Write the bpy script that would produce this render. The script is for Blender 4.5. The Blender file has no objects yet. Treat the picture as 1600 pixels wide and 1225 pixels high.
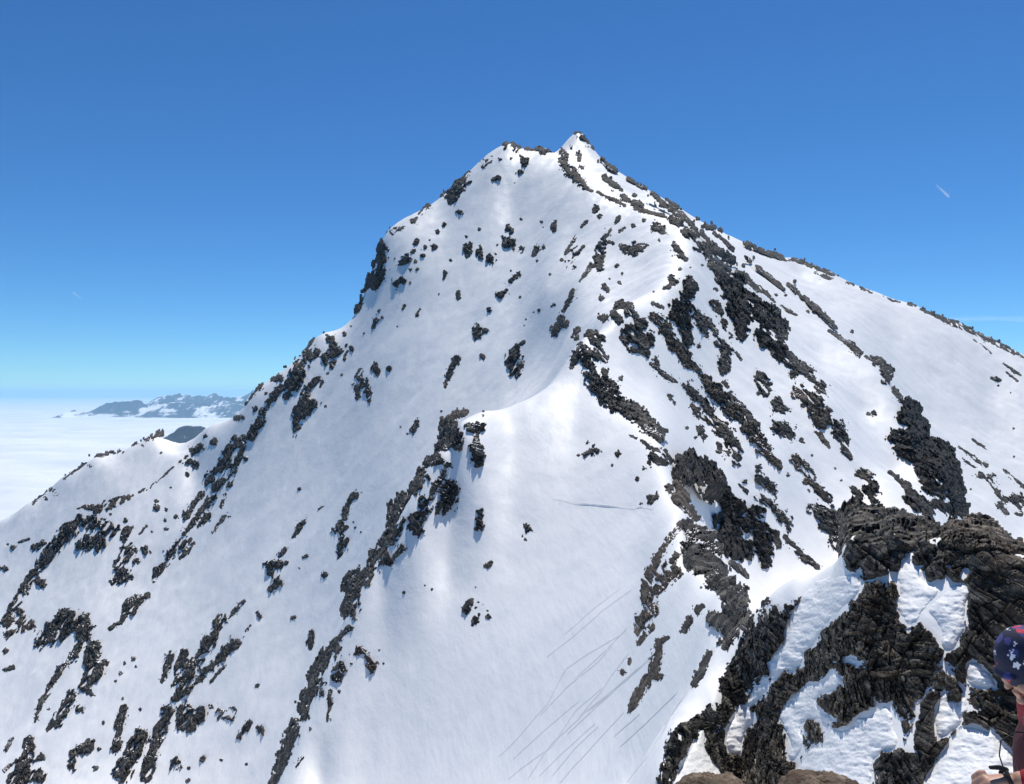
import bpy, math
import numpy as np

# ------------------------------------------------------------------ camera, sky, sun, exposure
S = bpy.context.scene
C = S.collection
F_PX, CU, CV = 1232.0, 800.0, 612.5          # focal length and centre of the photograph, in its pixels
cd = bpy.data.cameras.new("camera"); cam = bpy.data.objects.new("camera", cd); C.objects.link(cam)
cd.sensor_fit = 'HORIZONTAL'; cd.sensor_width = 36.0; cd.lens = 36.0 * F_PX / 1600.0
cd.clip_start = 0.05; cd.clip_end = 400000.0
cam.location = (0, 0, 0); cam.rotation_euler = (math.radians(90), 0, 0)
S.camera = cam

SUN_AZ, SUN_EL = math.radians(20.0), math.radians(64.0)    # azimuth to the right of the view, height
W = bpy.data.worlds.new("World"); S.world = W; W.use_nodes = True
nt = W.node_tree; bg = nt.nodes["Background"]
sky = nt.nodes.new("ShaderNodeTexSky"); sky.sky_type = 'NISHITA'; sky.sun_disc = False
sky.sun_elevation = SUN_EL; sky.sun_rotation = SUN_AZ
sky.altitude = 3000.0; sky.air_density = 1.0; sky.dust_density = 0.0; sky.ozone_density = 4.0
hs = nt.nodes.new("ShaderNodeHueSaturation"); hs.inputs["Saturation"].default_value = 1.12
tn = nt.nodes.new("ShaderNodeMix"); tn.data_type = 'RGBA'; tn.blend_type = 'MULTIPLY'; tn.inputs["Factor"].default_value = 1.0; tn.inputs[7].default_value = (0.64, 1.01, 1.22, 1)
nt.links.new(sky.outputs[0], hs.inputs["Color"]); nt.links.new(hs.outputs[0], tn.inputs[6]); nt.links.new(tn.outputs[2], bg.inputs[0]); bg.inputs[1].default_value = 0.09
sd_ = bpy.data.lights.new("sun", 'SUN'); sd_.energy = 4.0; sd_.angle = math.radians(0.53); sd_.color = (1.0, 0.95, 0.87)
sun = bpy.data.objects.new("sun", sd_); C.objects.link(sun)
sun.rotation_euler = (math.radians(90) - SUN_EL, 0, math.pi - SUN_AZ)
sun.location = (0, 0, 500)
S.view_settings.view_transform = 'Standard'; S.view_settings.look = 'None'
S.view_settings.exposure = 0.11; S.view_settings.gamma = 1.0
S.render.engine = 'CYCLES'
S.cycles.use_denoising = True
S.cycles.max_bounces = 6; S.cycles.diffuse_bounces = 3; S.cycles.volume_bounces = 2
S.cycles.transparent_max_bounces = 12

# ------------------------------------------------------------------ numpy helpers
def fhash(ix, iy, iz, seed):
    n = (ix.astype(np.int64) * 374761393 + iy.astype(np.int64) * 668265263 + iz.astype(np.int64) * 2147483647 + seed * 1274126177) & 0xFFFFFFFF
    n = ((n ^ (n >> 13)) * 1274126177) & 0xFFFFFFFF
    n = ((n ^ (n >> 16)) * 2246822519) & 0xFFFFFFFF
    return ((n ^ (n >> 15)) & 0xFFFFFF).astype(np.float64) / 16777215.0

def vnoise2(x, y, seed=0):                     # smooth value noise, -1..1
    xi = np.floor(x); yi = np.floor(y); fx = x - xi; fy = y - yi
    fx = fx * fx * fx * (fx * (fx * 6 - 15) + 10); fy = fy * fy * fy * (fy * (fy * 6 - 15) + 10)
    xi = xi.astype(np.int64); yi = yi.astype(np.int64); z = np.zeros_like(xi)
    a = fhash(xi, yi, z, seed); b = fhash(xi + 1, yi, z, seed)
    c = fhash(xi, yi + 1, z, seed); d = fhash(xi + 1, yi + 1, z, seed)
    return ((a + (b - a) * fx) * (1 - fy) + (c + (d - c) * fx) * fy) * 2 - 1

def fbm2(x, y, oct=4, seed=0, gain=0.5):
    s = np.zeros(np.broadcast(x, y).shape); a = 1.0
    for o in range(oct):
        ca, sa = math.cos(0.6 * o), math.sin(0.6 * o)
        s += a * vnoise2(ca * x - sa * y + 17.3 * o, sa * x + ca * y - 9.1 * o, seed + o); x = x * 2.03; y = y * 2.03; a *= gain
    return s

def vnoise3(p, seed=0):
    i = np.floor(p); f = p - i; f = f * f * f * (f * (f * 6 - 15) + 10); i = i.astype(np.int64)
    r = 0
    for dx in (0, 1):
        for dy in (0, 1):
            for dz in (0, 1):
                w = (f[:, 0] if dx else 1 - f[:, 0]) * (f[:, 1] if dy else 1 - f[:, 1]) * (f[:, 2] if dz else 1 - f[:, 2])
                r = r + w * fhash(i[:, 0] + dx, i[:, 1] + dy, i[:, 2] + dz, seed)
    return r * 2 - 1

def bricks(p, seed=0):                         # jointed beds: blocks along two joint sets inside beds of uneven thickness
    s = p[:, 2]; s = s + 0.35 * np.sin(s * 2.1 + seed); k = np.floor(s); fs = s - k; k = k.astype(np.int64); z0 = np.zeros_like(k)
    a = p[:, 0] * (0.55 + 0.9 * fhash(k, z0, z0, seed + 1)) + 9.7 * fhash(k, z0, z0, seed + 2); ia = np.floor(a).astype(np.int64); fa = a - ia
    b = p[:, 1] * (0.55 + 0.9 * fhash(k, ia, z0, seed + 3)) + 9.7 * fhash(k, ia, z0, seed + 4); ib = np.floor(b).astype(np.int64); fb = b - ib
    h = lambda n: fhash(k, ia, ib, seed + n)
    val = 0.45 * fhash(k, z0, z0, seed + 9) + 0.55 * h(5)
    tilt = (fa - 0.5) * (h(6) - 0.5) + (fb - 0.5) * (h(7) - 0.5) + (fs - 0.4) * (0.45 + 0.75 * h(8))
    edge = np.minimum(np.minimum(np.minimum(fs, 1 - fs), np.minimum(fa, 1 - fa)), np.minimum(fb, 1 - fb))
    return val, tilt, edge

def worley3(p, seed=0):                        # nearest cell: random value, tilt vector from the cell centre, edge distance
    i = np.floor(p).astype(np.int64); n = len(p)
    d1 = np.full(n, 9e9); d2 = np.full(n, 9e9); val = np.zeros(n); off = np.zeros((n, 3)); cid = np.zeros((n, 3))
    for dx in (-1, 0, 1):
        for dy in (-1, 0, 1):
            for dz in (-1, 0, 1):
                a, b, c = i[:, 0] + dx, i[:, 1] + dy, i[:, 2] + dz
                q = np.stack([a + fhash(a, b, c, seed), b + fhash(a, b, c, seed + 11), c + fhash(a, b, c, seed + 23)], 1)
                v = p - q; d = np.einsum('ij,ij->i', v, v)
                m = d < d1
                d2 = np.where(m, d1, np.minimum(d2, d))
                d1 = np.where(m, d, d1)
                val[m] = fhash(a, b, c, seed + 37)[m]
                off[m] = v[m]
                t = np.stack([fhash(a, b, c, seed + 41), fhash(a, b, c, seed + 43), fhash(a, b, c, seed + 47)], 1) - 0.5
                cid[m] = t[m]
    return val, np.einsum('ij,ij->i', off, cid), np.sqrt(d2) - np.sqrt(d1)

def mesh_from(name, co, quads, mat, smooth=False, tris=None):
    me = bpy.data.meshes.new(name)
    quads = np.asarray(quads, dtype=np.int32).reshape(-1, 4)
    nt_ = 0 if tris is None else len(tris)
    loops = quads.ravel()
    starts = np.arange(len(quads)) * 4; tot = np.full(len(quads), 4)
    if nt_:
        tris = np.asarray(tris, dtype=np.int32).reshape(-1, 3)
        starts = np.concatenate([starts, len(loops) + np.arange(nt_) * 3]); tot = np.concatenate([tot, np.full(nt_, 3)])
        loops = np.concatenate([loops, tris.ravel()])
    me.vertices.add(len(co)); me.vertices.foreach_set("co", np.asarray(co, dtype=np.float32).ravel())
    me.loops.add(len(loops)); me.loops.foreach_set("vertex_index", loops.astype(np.int32))
    me.polygons.add(len(starts)); me.polygons.foreach_set("loop_start", starts.astype(np.int32)); me.polygons.foreach_set("loop_total", tot.astype(np.int32))
    me.polygons.foreach_set("use_smooth", np.full(len(starts), smooth))
    me.update(calc_edges=True); me.validate()
    if mat: me.materials.append(mat)
    return me

def link(name, me, label=None, cat=None, group=None, kind=None, parent=None):
    o = bpy.data.objects.new(name, me); C.objects.link(o)
    if parent is not None: o.parent = parent
    if label: o["label"] = label
    if cat: o["category"] = cat
    if group: o["group"] = group
    if kind: o["kind"] = kind
    return o

# ------------------------------------------------------------------ materials
def newmat(name):
    m = bpy.data.materials.new(name); m.use_nodes = True
    n = m.node_tree.nodes; l = m.node_tree.links
    return m, n, l, n["Principled BSDF"]

def N(n, t, **k):
    x = n.new(t)
    for a, b in k.items():
        if a.startswith("i_"): x.inputs[a[2:].replace("_", " ")].default_value = b
        else: setattr(x, a, b)
    return x

def snow_mat(name, scales):
    """white snow, faint dirt, grain and drift as bump; scales = list of (noise scale, bump distance, strength, stretch)"""
    m, n, l, b = newmat(name)
    tc = N(n, "ShaderNodeNewGeometry")
    ns = N(n, "ShaderNodeTexNoise", i_Scale=0.02, i_Detail=6.0); l.new(tc.outputs["Position"], ns.inputs["Vector"])
    cr = N(n, "ShaderNodeValToRGB"); cr.color_ramp.elements[0].position = 0.3; cr.color_ramp.elements[1].position = 0.72
    cr.color_ramp.elements[0].color = (0.83, 0.83, 0.825, 1); cr.color_ramp.elements[1].color = (0.90, 0.895, 0.885, 1)
    l.new(ns.outputs["Fac"], cr.inputs["Fac"]); l.new(cr.outputs["Color"], b.inputs["Base Color"])
    b.inputs["Roughness"].default_value = 0.55; b.inputs["Specular IOR Level"].default_value = 0.25
    prev = None
    for sc, dist, st, stretch, rz in scales:
        mp = N(n, "ShaderNodeMapping"); mp.inputs["Scale"].default_value = (1.0 / stretch[0], 1.0 / stretch[1], 1.0 / stretch[2]); mp.inputs["Rotation"].default_value = (0, 0, rz)
        l.new(tc.outputs["Position"], mp.inputs["Vector"])
        nz = N(n, "ShaderNodeTexNoise", i_Scale=sc, i_Detail=4.0, i_Roughness=0.55); l.new(mp.outputs["Vector"], nz.inputs["Vector"])
        bp = N(n, "ShaderNodeBump"); bp.inputs["Strength"].default_value = st; bp.inputs["Distance"].default_value = dist
        l.new(nz.outputs["Fac"], bp.inputs["Height"])
        if prev: l.new(prev.outputs["Normal"], bp.inputs["Normal"])
        prev = bp
    l.new(prev.outputs["Normal"], b.inputs["Normal"])
    return m

def rock_mat(name, scale, dark, mid, light, rust, rust_pos, snow=0.0, bump=(0.8, 0.25)):
    """schist: dark grey-brown layered stone, lichen and iron stains; scale = size of the pattern in metres"""
    m, n, l, b = newmat(name)
    g = N(n, "ShaderNodeNewGeometry")
    mp = N(n, "ShaderNodeMapping"); mp.inputs["Scale"].default_value = (1 / scale, 1 / scale, 2.6 / scale); mp.inputs["Rotation"].default_value = (0.25, 0.2, 0.3)
    l.new(g.outputs["Position"], mp.inputs["Vector"])
    a = N(n, "ShaderNodeTexNoise", i_Scale=1.0, i_Detail=8.0, i_Roughness=0.65); l.new(mp.outputs["Vector"], a.inputs["Vector"])
    cr = N(n, "ShaderNodeValToRGB"); e = cr.color_ramp.elements
    e[0].position = 0.30; e[0].color = (*dark, 1); e[1].position = 0.72; e[1].color = (*light, 1)
    k = e.new(0.52); k.color = (*mid, 1)
    l.new(a.outputs["Fac"], cr.inputs["Fac"])
    vb = N(n, "ShaderNodeTexVoronoi", i_Scale=0.9); l.new(mp.outputs["Vector"], vb.inputs["Vector"])
    sb = N(n, "ShaderNodeSeparateColor"); l.new(vb.outputs["Color"], sb.inputs[0])
    av = N(n, "ShaderNodeMath", operation='MULTIPLY_ADD'); l.new(sb.outputs[0], av.inputs[0]); av.inputs[1].default_value = 0.26; av.inputs[2].default_value = -0.13
    am = N(n, "ShaderNodeMath", operation='ADD'); l.new(a.outputs["Fac"], am.inputs[0]); l.new(av.outputs[0], am.inputs[1]); l.new(am.outputs[0], cr.inputs["Fac"])
    r = N(n, "ShaderNodeTexNoise", i_Scale=0.22 / scale, i_Detail=5.0, i_Roughness=0.6); l.new(g.outputs["Position"], r.inputs["Vector"])
    rr = N(n, "ShaderNodeValToRGB"); rr.color_ramp.elements[0].position = rust_pos; rr.color_ramp.elements[1].position = rust_pos + 0.12
    l.new(r.outputs["Fac"], rr.inputs["Fac"])
    mx = N(n, "ShaderNodeMix", data_type='RGBA'); l.new(rr.outputs["Color"], mx.inputs["Factor"])
    l.new(cr.outputs["Color"], mx.inputs[6]); mx.inputs[7].default_value = (*rust, 1)
    out = mx.outputs[2]
    if snow > 0:                                 # snow lying on the level ledges
        sx = N(n, "ShaderNodeSeparateXYZ"); l.new(g.outputs["True Normal"], sx.inputs[0])
        q = N(n, "ShaderNodeTexNoise", i_Scale=0.22 / scale, i_Detail=3.0); l.new(g.outputs["Position"], q.inputs["Vector"])
        ad = N(n, "ShaderNodeMath", operation='ADD'); l.new(sx.outputs["Z"], ad.inputs[0]); l.new(q.outputs["Fac"], ad.inputs[1])
        st = N(n, "ShaderNodeMath", operation='GREATER_THAN'); l.new(ad.outputs[0], st.inputs[0]); st.inputs[1].default_value = snow
        m2 = N(n, "ShaderNodeMix", data_type='RGBA'); l.new(st.outputs[0], m2.inputs["Factor"]); l.new(out, m2.inputs[6]); m2.inputs[7].default_value = (0.85, 0.86, 0.88, 1)
        out = m2.outputs[2]
    l.new(out, b.inputs["Base Color"])
    b.inputs["Roughness"].default_value = 0.85; b.inputs["Specular IOR Level"].default_value = 0.2
    f = N(n, "ShaderNodeTexNoise", i_Scale=3.0, i_Detail=6.0, i_Roughness=0.7); l.new(mp.outputs["Vector"], f.inputs["Vector"])
    bp = N(n, "ShaderNodeBump"); bp.inputs["Strength"].default_value = bump[0]; bp.inputs["Distance"].default_value = bump[1] * scale
    l.new(f.outputs["Fac"], bp.inputs["Height"]); l.new(bp.outputs["Normal"], b.inputs["Normal"])
    return m

def flat_mat(name, col, rough=0.8):
    m, n, l, b = newmat(name); b.inputs["Base Color"].default_value = (*col, 1); b.inputs["Roughness"].default_value = rough
    return m

# ------------------------------------------------------------------ the mountain: one sheet through surveyed points
# (u, v, d): a point seen in direction (u, v) at distance d metres ahead; hidden hollows behind crests included
PTS = []
def P(s):
    for q in s.split(';'):
        q = q.strip()
        if q: PTS.append(tuple(float(t) for t in q.split(',')))
def hid(s, kd, dv):                              # hollow behind a crest
    for q in s.split(';'):
        u, v, d = (float(t) for t in q.split(',')); PTS.append((u, v + dv, d * kd))
# left skyline
sk1 = "888,218,479;897,209,480;907,207,480;868,239,462;850,233,452;822,234,451;795,223,450;760,243,447;710,290,440;650,335,432;600,372,424;580,430,416;557,485,412;500,521,410;440,579,408;400,610,408;345,661,415;320,668,430;240,684,440;200,701,440;150,716,440;100,746,440;40,791,440;0,819,440;-100,870,440;-300,950,430;-500,1050,430"
# right skyline
sk2 = "918,222,480;930,238,479;960,265,478;1000,290,475;1050,318,472;1095,345,470;1150,372,465;1200,395,462;1245,405,460;1300,429,455;1370,455,450;1430,476,445;1500,505,440;1560,535,435;1600,556,430;1700,610,420;1900,720,400;2100,830,380"
P(sk1); P(sk2); NSKY = len(PTS); hid(sk1, 1.16, 75); hid(sk2, 1.17, 95)
# far foot of the mountain below the cloud
for u in range(-500, 2101, 200): PTS.append((u, 1180, 900)); PTS.append((u, 1330, 1500))
# main face
P("800,330,400;800,400,360;800,500,310;800,560,280;800,612,262;800,670,210;700,350,410;700,450,360;700,550,315;700,650,275;700,705,255;700,760,200")
P("600,450,385;600,550,345;600,650,308;600,750,275;600,850,250;600,900,215;500,600,375;500,700,335;500,800,300;500,900,272;500,1000,250;500,1050,240;500,1110,200")
P("400,700,365;400,800,325;400,900,290;400,1000,262;400,1100,240;400,1200,222;400,1300,205;300,760,400;300,850,350;300,950,305;300,1050,270;300,1150,245;300,1250,225")
P("200,760,410;200,850,365;200,950,320;200,1050,285;200,1150,255;200,1250,232;100,850,390;100,950,340;100,1050,300;100,1150,268;100,1250,240")
P("0,900,395;0,1000,345;0,1100,300;0,1200,265;0,1300,235;-200,910,430;-200,1000,380;-200,1150,310;-200,1300,250;-500,1300,300")
P("0,1500,150;200,1480,150;-300,1500,150;400,1420,150;0,1700,80;300,1680,80;-400,1700,80;100,2000,30;400,1750,30;-400,2000,30;400,1700,12;0,1800,12;-400,1850,12")
# saddle rim and the lateral rib
rb = "430,1237,92;470,1132,98;510,1042,103;545,952,108;575,902,110;610,852,112;640,792,114;670,742,117;695,682,119;720,653,122;760,640,127;820,626,132;860,607,136;885,598,139"
P(rb); hid(rb, 1.25, 85)
# bowl
P("800,700,122;800,800,111;800,900,100;800,982,90;800,1100,80;800,1225,71;900,640,130;900,700,119;900,800,103;900,900,90;900,1000,79;900,1100,69;900,1225,60")
P("980,700,110;1000,800,92;1000,900,78;1000,1000,65;1000,1100,55;1000,1225,46;700,720,121;700,800,115;700,900,107;700,1000,97;700,1064,90;700,1225,79;600,920,108;600,1000,102;600,1100,96;600,1225,89;500,1130,96;500,1225,92;760,690,121")
# saddle crest to the near rocks
P("905,588,141;940,632,128;990,667,116;1035,697,106;1050,745,96;1075,792,84;1072,832,74;1085,882,62;1120,932,50;1140,972,42;1150,1003,36;1120,1080,32;1060,1142,29;1035,1200,27")
P("1040,900,68;1060,960,57;1100,1000,46;1075,1070,46;1000,1090,54;1090,1040,44")
P("1120,1000,72;1100,920,85;1085,860,100")
# main ridge crest
P("895,540,150;915,512,155;960,480,168;1000,472,178;1040,452,195;1075,438,205;1090,400,235;1085,371,255;1060,356,270;1040,341,290;1000,326,315;960,319,335;930,306,350;905,286,375;885,266,400;868,246,430;900,242,458")
P("880,540,225;870,565,235;900,480,240;900,450,258;950,400,285;950,455,240;1000,420,243;1000,380,268;900,380,320;850,450,285;850,330,375;900,330,345;850,540,265;930,500,195;985,482,205")
# right hand gullies and spurs
P("960,560,152;1000,600,150;1040,650,140;1100,560,185;1100,480,208;1100,650,165;1150,700,155;1200,800,147;1250,860,142;1200,900,134;1150,860,132;1300,880,141;1280,760,166;1250,660,185;1200,580,205;1150,500,222;1110,430,240;1110,780,138;1220,720,160")
P("1100,378,262;1100,368,340;1100,356,420;1130,450,250;1170,480,242;1220,540,225;1290,620,200;1330,700,185;1380,760,170;1450,830,150;1200,485,275;1280,560,255;1350,650,225;1400,740,195;1350,770,170")
P("1120,402,290;1200,442,315;1300,520,285;1350,551,275;1385,576,262;1410,630,240;1430,681,222;1480,741,200;1500,801,185;1515,872,170;1430,705,270;1510,840,235;1395,610,315")
P("1200,420,380;1300,480,380;1250,430,430;1400,520,390;1400,565,355;1450,640,330;1500,560,390;1500,700,310;1550,620,370;1550,780,280;1600,700,330;1600,850,260;1700,800,300;1900,900,270;1800,700,380;1000,310,400;1000,340,300")
# near cliff
P("1200,946,34;1240,912,33;1290,888,32;1312,868,30;1322,822,29;1400,824,28;1460,838,27;1500,836,26;1550,852,25;1600,878,24;1700,886,22;1900,800,20;2100,750,18")
P("1240,985,44;1320,950,36;1400,975,34;1500,975,33;1600,990,31;1900,950,30;1400,1000,72;1250,965,72;1600,1000,68;1900,1050,60;1500,930,120")
P("1320,890,28.3;1400,900,26.4;1500,900,24.7;1600,900,23.6;1250,980,31.3;1350,980,25.6;1450,1000,23.5;1550,1000,22.4;1650,1000,21.5;1150,1090,33.9;1250,1080,29.2;1350,1080,24;1450,1080,22.2;1550,1080,21.2;1650,1080,20.4;1110,1150,31;1200,1180,28.5;1300,1180,24;1400,1180,21.5;1500,1180,20.4;1600,1180,19.5;1060,1225,27.8;1150,1225,30.5;1250,1225,26;1350,1225,22;1450,1225,20.4;1600,1240,19")
P("1150,1360,24;1300,1400,15;1450,1440,14;1600,1420,14;1150,1360,9;1300,1400,8;1600,1490,7;1600,1640,3.3;1800,1700,3;1900,1640,3.4;1900,1480,6;1900,1180,16;1900,1000,18;1150,1327,5;1300,1320,5;1450,1420,4.5;800,1400,5;800,1500,12;800,1470,30;800,1340,55;1000,1350,5;1000,1450,12;1000,1400,25;400,1450,5;2100,1100,15")
P("1640,1755,2.75")
for u in range(-500, 2101, 260): PTS.append((u, 1690, 2.0))

KU, KL, BETA = 1 / 150.0, 3.0, 1.3
pt = np.array(PTS); px = pt[:, 0] * KU; pl = np.log(pt[:, 2]) * KL; pv = pt[:, 1].copy()
D = np.hypot(px[:, None] - px[None], pl[:, None] - pl[None])
A = np.zeros((len(pt) + 3,) * 2); A[:-3, :-3] = D ** BETA - np.eye(len(pt)) * 0.02
A[:-3, -3] = A[-3, :-3] = 1; A[:-3, -2] = A[-2, :-3] = px; A[:-3, -1] = A[-1, :-3] = pl
U0, U1, L0, L1 = -500.0, 2100.0, math.log(1.6), math.log(1500.0)
NU0, NL0 = 420, 560
cu = np.linspace(U0, U1, NU0); cl = np.linspace(L0, L1, NL0)
def surface():
    wv = np.linalg.solve(A, np.concatenate([pv, np.zeros(3)])); cf = np.zeros((NL0, NU0))
    for i in range(NL0):
        r = np.hypot(cu[:, None] * KU - px[None], cl[i] * KL - pl[None])
        cf[i] = r ** BETA @ wv[:-3] + wv[-3] + wv[-2] * cu * KU + wv[-1] * cl[i] * KL
    return cf
def blur(a, s, ax):
    k = np.exp(-0.5 * (np.arange(-int(3 * s) - 1, int(3 * s) + 2) / s) ** 2); k /= k.sum(); r = len(k) // 2
    p = np.pad(a, [(r, r) if i == ax else (0, 0) for i in range(2)], mode='edge')
    return sum(k[j] * np.take(p, range(j, j + a.shape[ax]), axis=ax) for j in range(len(k)))
def cubic_w(n_in, n_out):
    t = np.linspace(0, n_in - 1, n_out); i = np.clip(np.floor(t).astype(int), 0, n_in - 2); f = t - i
    Wm = np.zeros((n_out, n_in)); ar = np.arange(n_out)
    for o, c in ((-1, -0.5 * f + f**2 - 0.5 * f**3), (0, 1 - 2.5 * f**2 + 1.5 * f**3), (1, 0.5 * f + 2 * f**2 - 1.5 * f**3), (2, -0.5 * f**2 + 0.5 * f**3)):
        np.add.at(Wm, (ar, np.clip(i + o, 0, n_in - 1)), c)
    return Wm
def sstep(x, a, b): t = np.clip((x - a) / (b - a), 0, 1); return t * t * (3 - 2 * t)
yy_ = np.exp(cl)[:, None]
def smoothed(cf):                               # broad faces away from the crests are smoother than the crests
    cf = blur(blur(cf, 0.9, 0), 0.9, 1)
    wm = sstep(yy_, 170, 215) * (1 - sstep(yy_, 350, 395)) * (1 - sstep(cu[None], 760, 860))
    cf = cf * (1 - wm) + blur(blur(cf, 9.0, 1), 3.0, 0) * wm
    wm = sstep(yy_, 330, 350) * (1 - sstep(yy_, 415, 430)) * (1 - sstep(cu[None], 260, 330))
    cf = cf * (1 - wm) + blur(cf, 8.0, 1) * wm
    wm = sstep(yy_, 40, 60) * (1 - sstep(yy_, 94, 106)) * sstep(cu[None], 500, 600) * (1 - sstep(cu[None], 900, 1000))
    cf = cf * (1 - wm) + blur(blur(cf, 9.0, 1), 4.0, 0) * wm
    return cf
far_ = np.exp(cl) < 620
for it in range(4):                             # settle the skyline on its surveyed points
    cf = smoothed(surface())
    sil = np.min(np.where(far_[:, None], cf, 9e9), 0)
    if it < 3: pv[:NSKY] -= np.clip(np.interp(pt[:NSKY, 0], cu, sil) - pt[:NSKY, 1], -25, 25)
NU, NL = 1000, 1500
TF = cubic_w(NL0, NL) @ cf @ cubic_w(NU0, NU).T
gu = np.linspace(U0, U1, NU); gl = np.linspace(L0, L1, NL); gy = np.exp(gl)
GY = np.repeat(gy[:, None], NU, 1); GX = (gu[None] - CU) / F_PX * GY
amp = np.clip(GY / 140.0, 0.04, 1.6)
# wind drifts and runnels down the fall line (towards the lower left on the main face)
rw = sstep(gu, 930, 1060)[None]
fl = fbm2((GX * 0.83 - GY * 0.55) / 9.0, (GX * 0.55 + GY * 0.83) / 55.0, 3, 21) * (1 - rw) + 0.5 * rw * fbm2((GX * 0.83 + GY * 0.55) / 9.0, (-GX * 0.55 + GY * 0.83) / 55.0, 3, 22)
nz = (0.45 * fbm2(GX / 26, GY / 26, 3, 5) + 0.38 * fl + 0.10 * ((1 - rw) * fbm2((GX * 0.83 - GY * 0.55) / 3.0, (GX * 0.55 + GY * 0.83) / 48.0, 2, 61) + rw * fbm2((GX * 0.83 + GY * 0.55) / 3.0, (-GX * 0.55 + GY * 0.83) / 48.0, 2, 62)) * np.clip((GY - 90) / 80, 0, 1) + 0.10 * fbm2(GX / 3.1, GY / 3.1, 2, 33)) * amp
near = np.clip((60 - GY) / 40, 0, 1) * np.clip((GY - 3) / 10, 0, 1)
nz += near * 0.12 * fbm2(GX / 2.2, GY / 2.2, 3, 77)
TF = TF - nz * F_PX / GY
GZ = (CV - TF) / F_PX * GY

def terrain_hit(u, v, dmin=0.0):
    """distance ahead at which the sight line (u, v) first meets the sheet (nan where it meets only sky)"""
    u = np.atleast_1d(u).astype(float); v = np.atleast_1d(v).astype(float); out = np.full(len(u), np.nan)
    fu = np.clip((u - U0) / (U1 - U0) * (NU - 1), 0, NU - 1.001); iu = fu.astype(int); fr = fu - iu
    for s in range(0, len(u), 4000):
        e = slice(s, s + 4000)
        col = TF[:, iu[e]] * (1 - fr[e]) + TF[:, iu[e] + 1] * fr[e]
        hit = col <= v[e][None]; hit[:60] = False
        if dmin > 0: hit[:np.searchsorted(gy, dmin)] = False
        k = np.argmax(hit, 0); ok = hit[k, np.arange(len(k))] & (k > 0)
        k = np.maximum(k, 1); ar = np.arange(len(k))
        a, b = col[k - 1, ar], col[k, ar]; t = np.clip((a - v[e]) / np.maximum(a - b, 1e-6), 0, 1)
        L = gl[k - 1] + t * (gl[k] - gl[k - 1])
        out[e] = np.where(ok & (np.exp(L) < 620), np.exp(L), np.nan)
    return out
SIL = np.min(np.where((gy < 620)[:, None], TF, 9e9), 0)
def unproj(u, v, d): return np.stack([(u - CU) / F_PX * d, d, (CV - v) / F_PX * d], -1)
def ground_z(x, y):
    L = math.log(y); u = CU + x / y * F_PX
    i = (L - L0) / (L1 - L0) * (NL - 1); j = (u - U0) / (U1 - U0) * (NU - 1); i0 = int(i); j0 = int(j); a = i - i0; b = j - j0
    v = (TF[i0, j0] * (1 - b) + TF[i0, j0 + 1] * b) * (1 - a) + (TF[i0 + 1, j0] * (1 - b) + TF[i0 + 1, j0 + 1] * b) * a
    return (CV - v) / F_PX * y

SNOW = snow_mat("mountain_snow", [(0.8, 0.9, 0.09, (1.0, 8.0, 1.0), 0.58), (0.25, 1.2, 0.13, (1.0, 2.5, 1.0), 0.58), (3.0, 0.15, 0.06, (2.2, 0.8, 1.0), 0.2)])
idx = np.arange(NL * NU).reshape(NL, NU)
q = np.stack([idx[:-1, :-1], idx[:-1, 1:], idx[1:, 1:], idx[1:, :-1]], -1).reshape(-1, 4)
link("mountain_terrain", mesh_from("mountain_terrain", np.stack([GX, GY, GZ], -1).reshape(-1, 3), q, SNOW, True), kind="structure")
# ------------------------------------------------------------------ rock: bedrock ribs, outcrops and boulders breaking through the snow
ROCK = rock_mat("schist", 1.6, (0.026, 0.026, 0.028), (0.064, 0.061, 0.058), (0.20, 0.185, 0.162), (0.11, 0.082, 0.065), 0.62, 1.56)
RUSTROCK = rock_mat("rusty_schist", 1.6, (0.034, 0.030, 0.027), (0.083, 0.071, 0.060), (0.21, 0.178, 0.146), (0.115, 0.09, 0.072), 0.52, 1.58)
DARKROCK = rock_mat('dark_schist', 1.6, (0.014, 0.014, 0.016), (0.036, 0.035, 0.034), (0.12, 0.11, 0.10), (0.07, 0.052, 0.04), 0.62)
TILES = dict(A=(0, 550, 3.712), B=(0, 820, 3.025), C=(380, 600, 3.712), D=(380, 900, 3.769), E=(540, 200, 3.712), F=(860, 200, 3.712), G=(380, 370, 3.712),
             H=(800, 430, 3.712), I=(1180, 300, 3.712), J=(1180, 560, 3.712), K=(780, 700, 3.712), L=(780, 920, 4.0), M=(1180, 760, 3.712), N=(1000, 900, 3.77), O=(1340, 960, 4.623), Q=(0, 0, 1.0))

def seg_field(gu_, gv_, strokes):
    best = np.full(gu_.shape, -1e9); rl = np.ones(gu_.shape)
    for st in strokes:
        ss = st if len(st) > 1 else [st[0], (st[0][0] + 0.01, st[0][1], st[0][2])]
        for (x0, y0, r0), (x1, y1, r1) in zip(ss[:-1], ss[1:]):
            dx, dy = x1 - x0, y1 - y0; L2 = dx * dx + dy * dy + 1e-9
            t = np.clip(((gu_ - x0) * dx + (gv_ - y0) * dy) / L2, 0, 1)
            r = r0 + (r1 - r0) * t
            s = r - np.hypot(gu_ - x0 - t * dx, gv_ - y0 - t * dy)
            m_ = s > best; best = np.where(m_, s, best); rl = np.where(m_, r, rl)
    return best, rl

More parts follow.
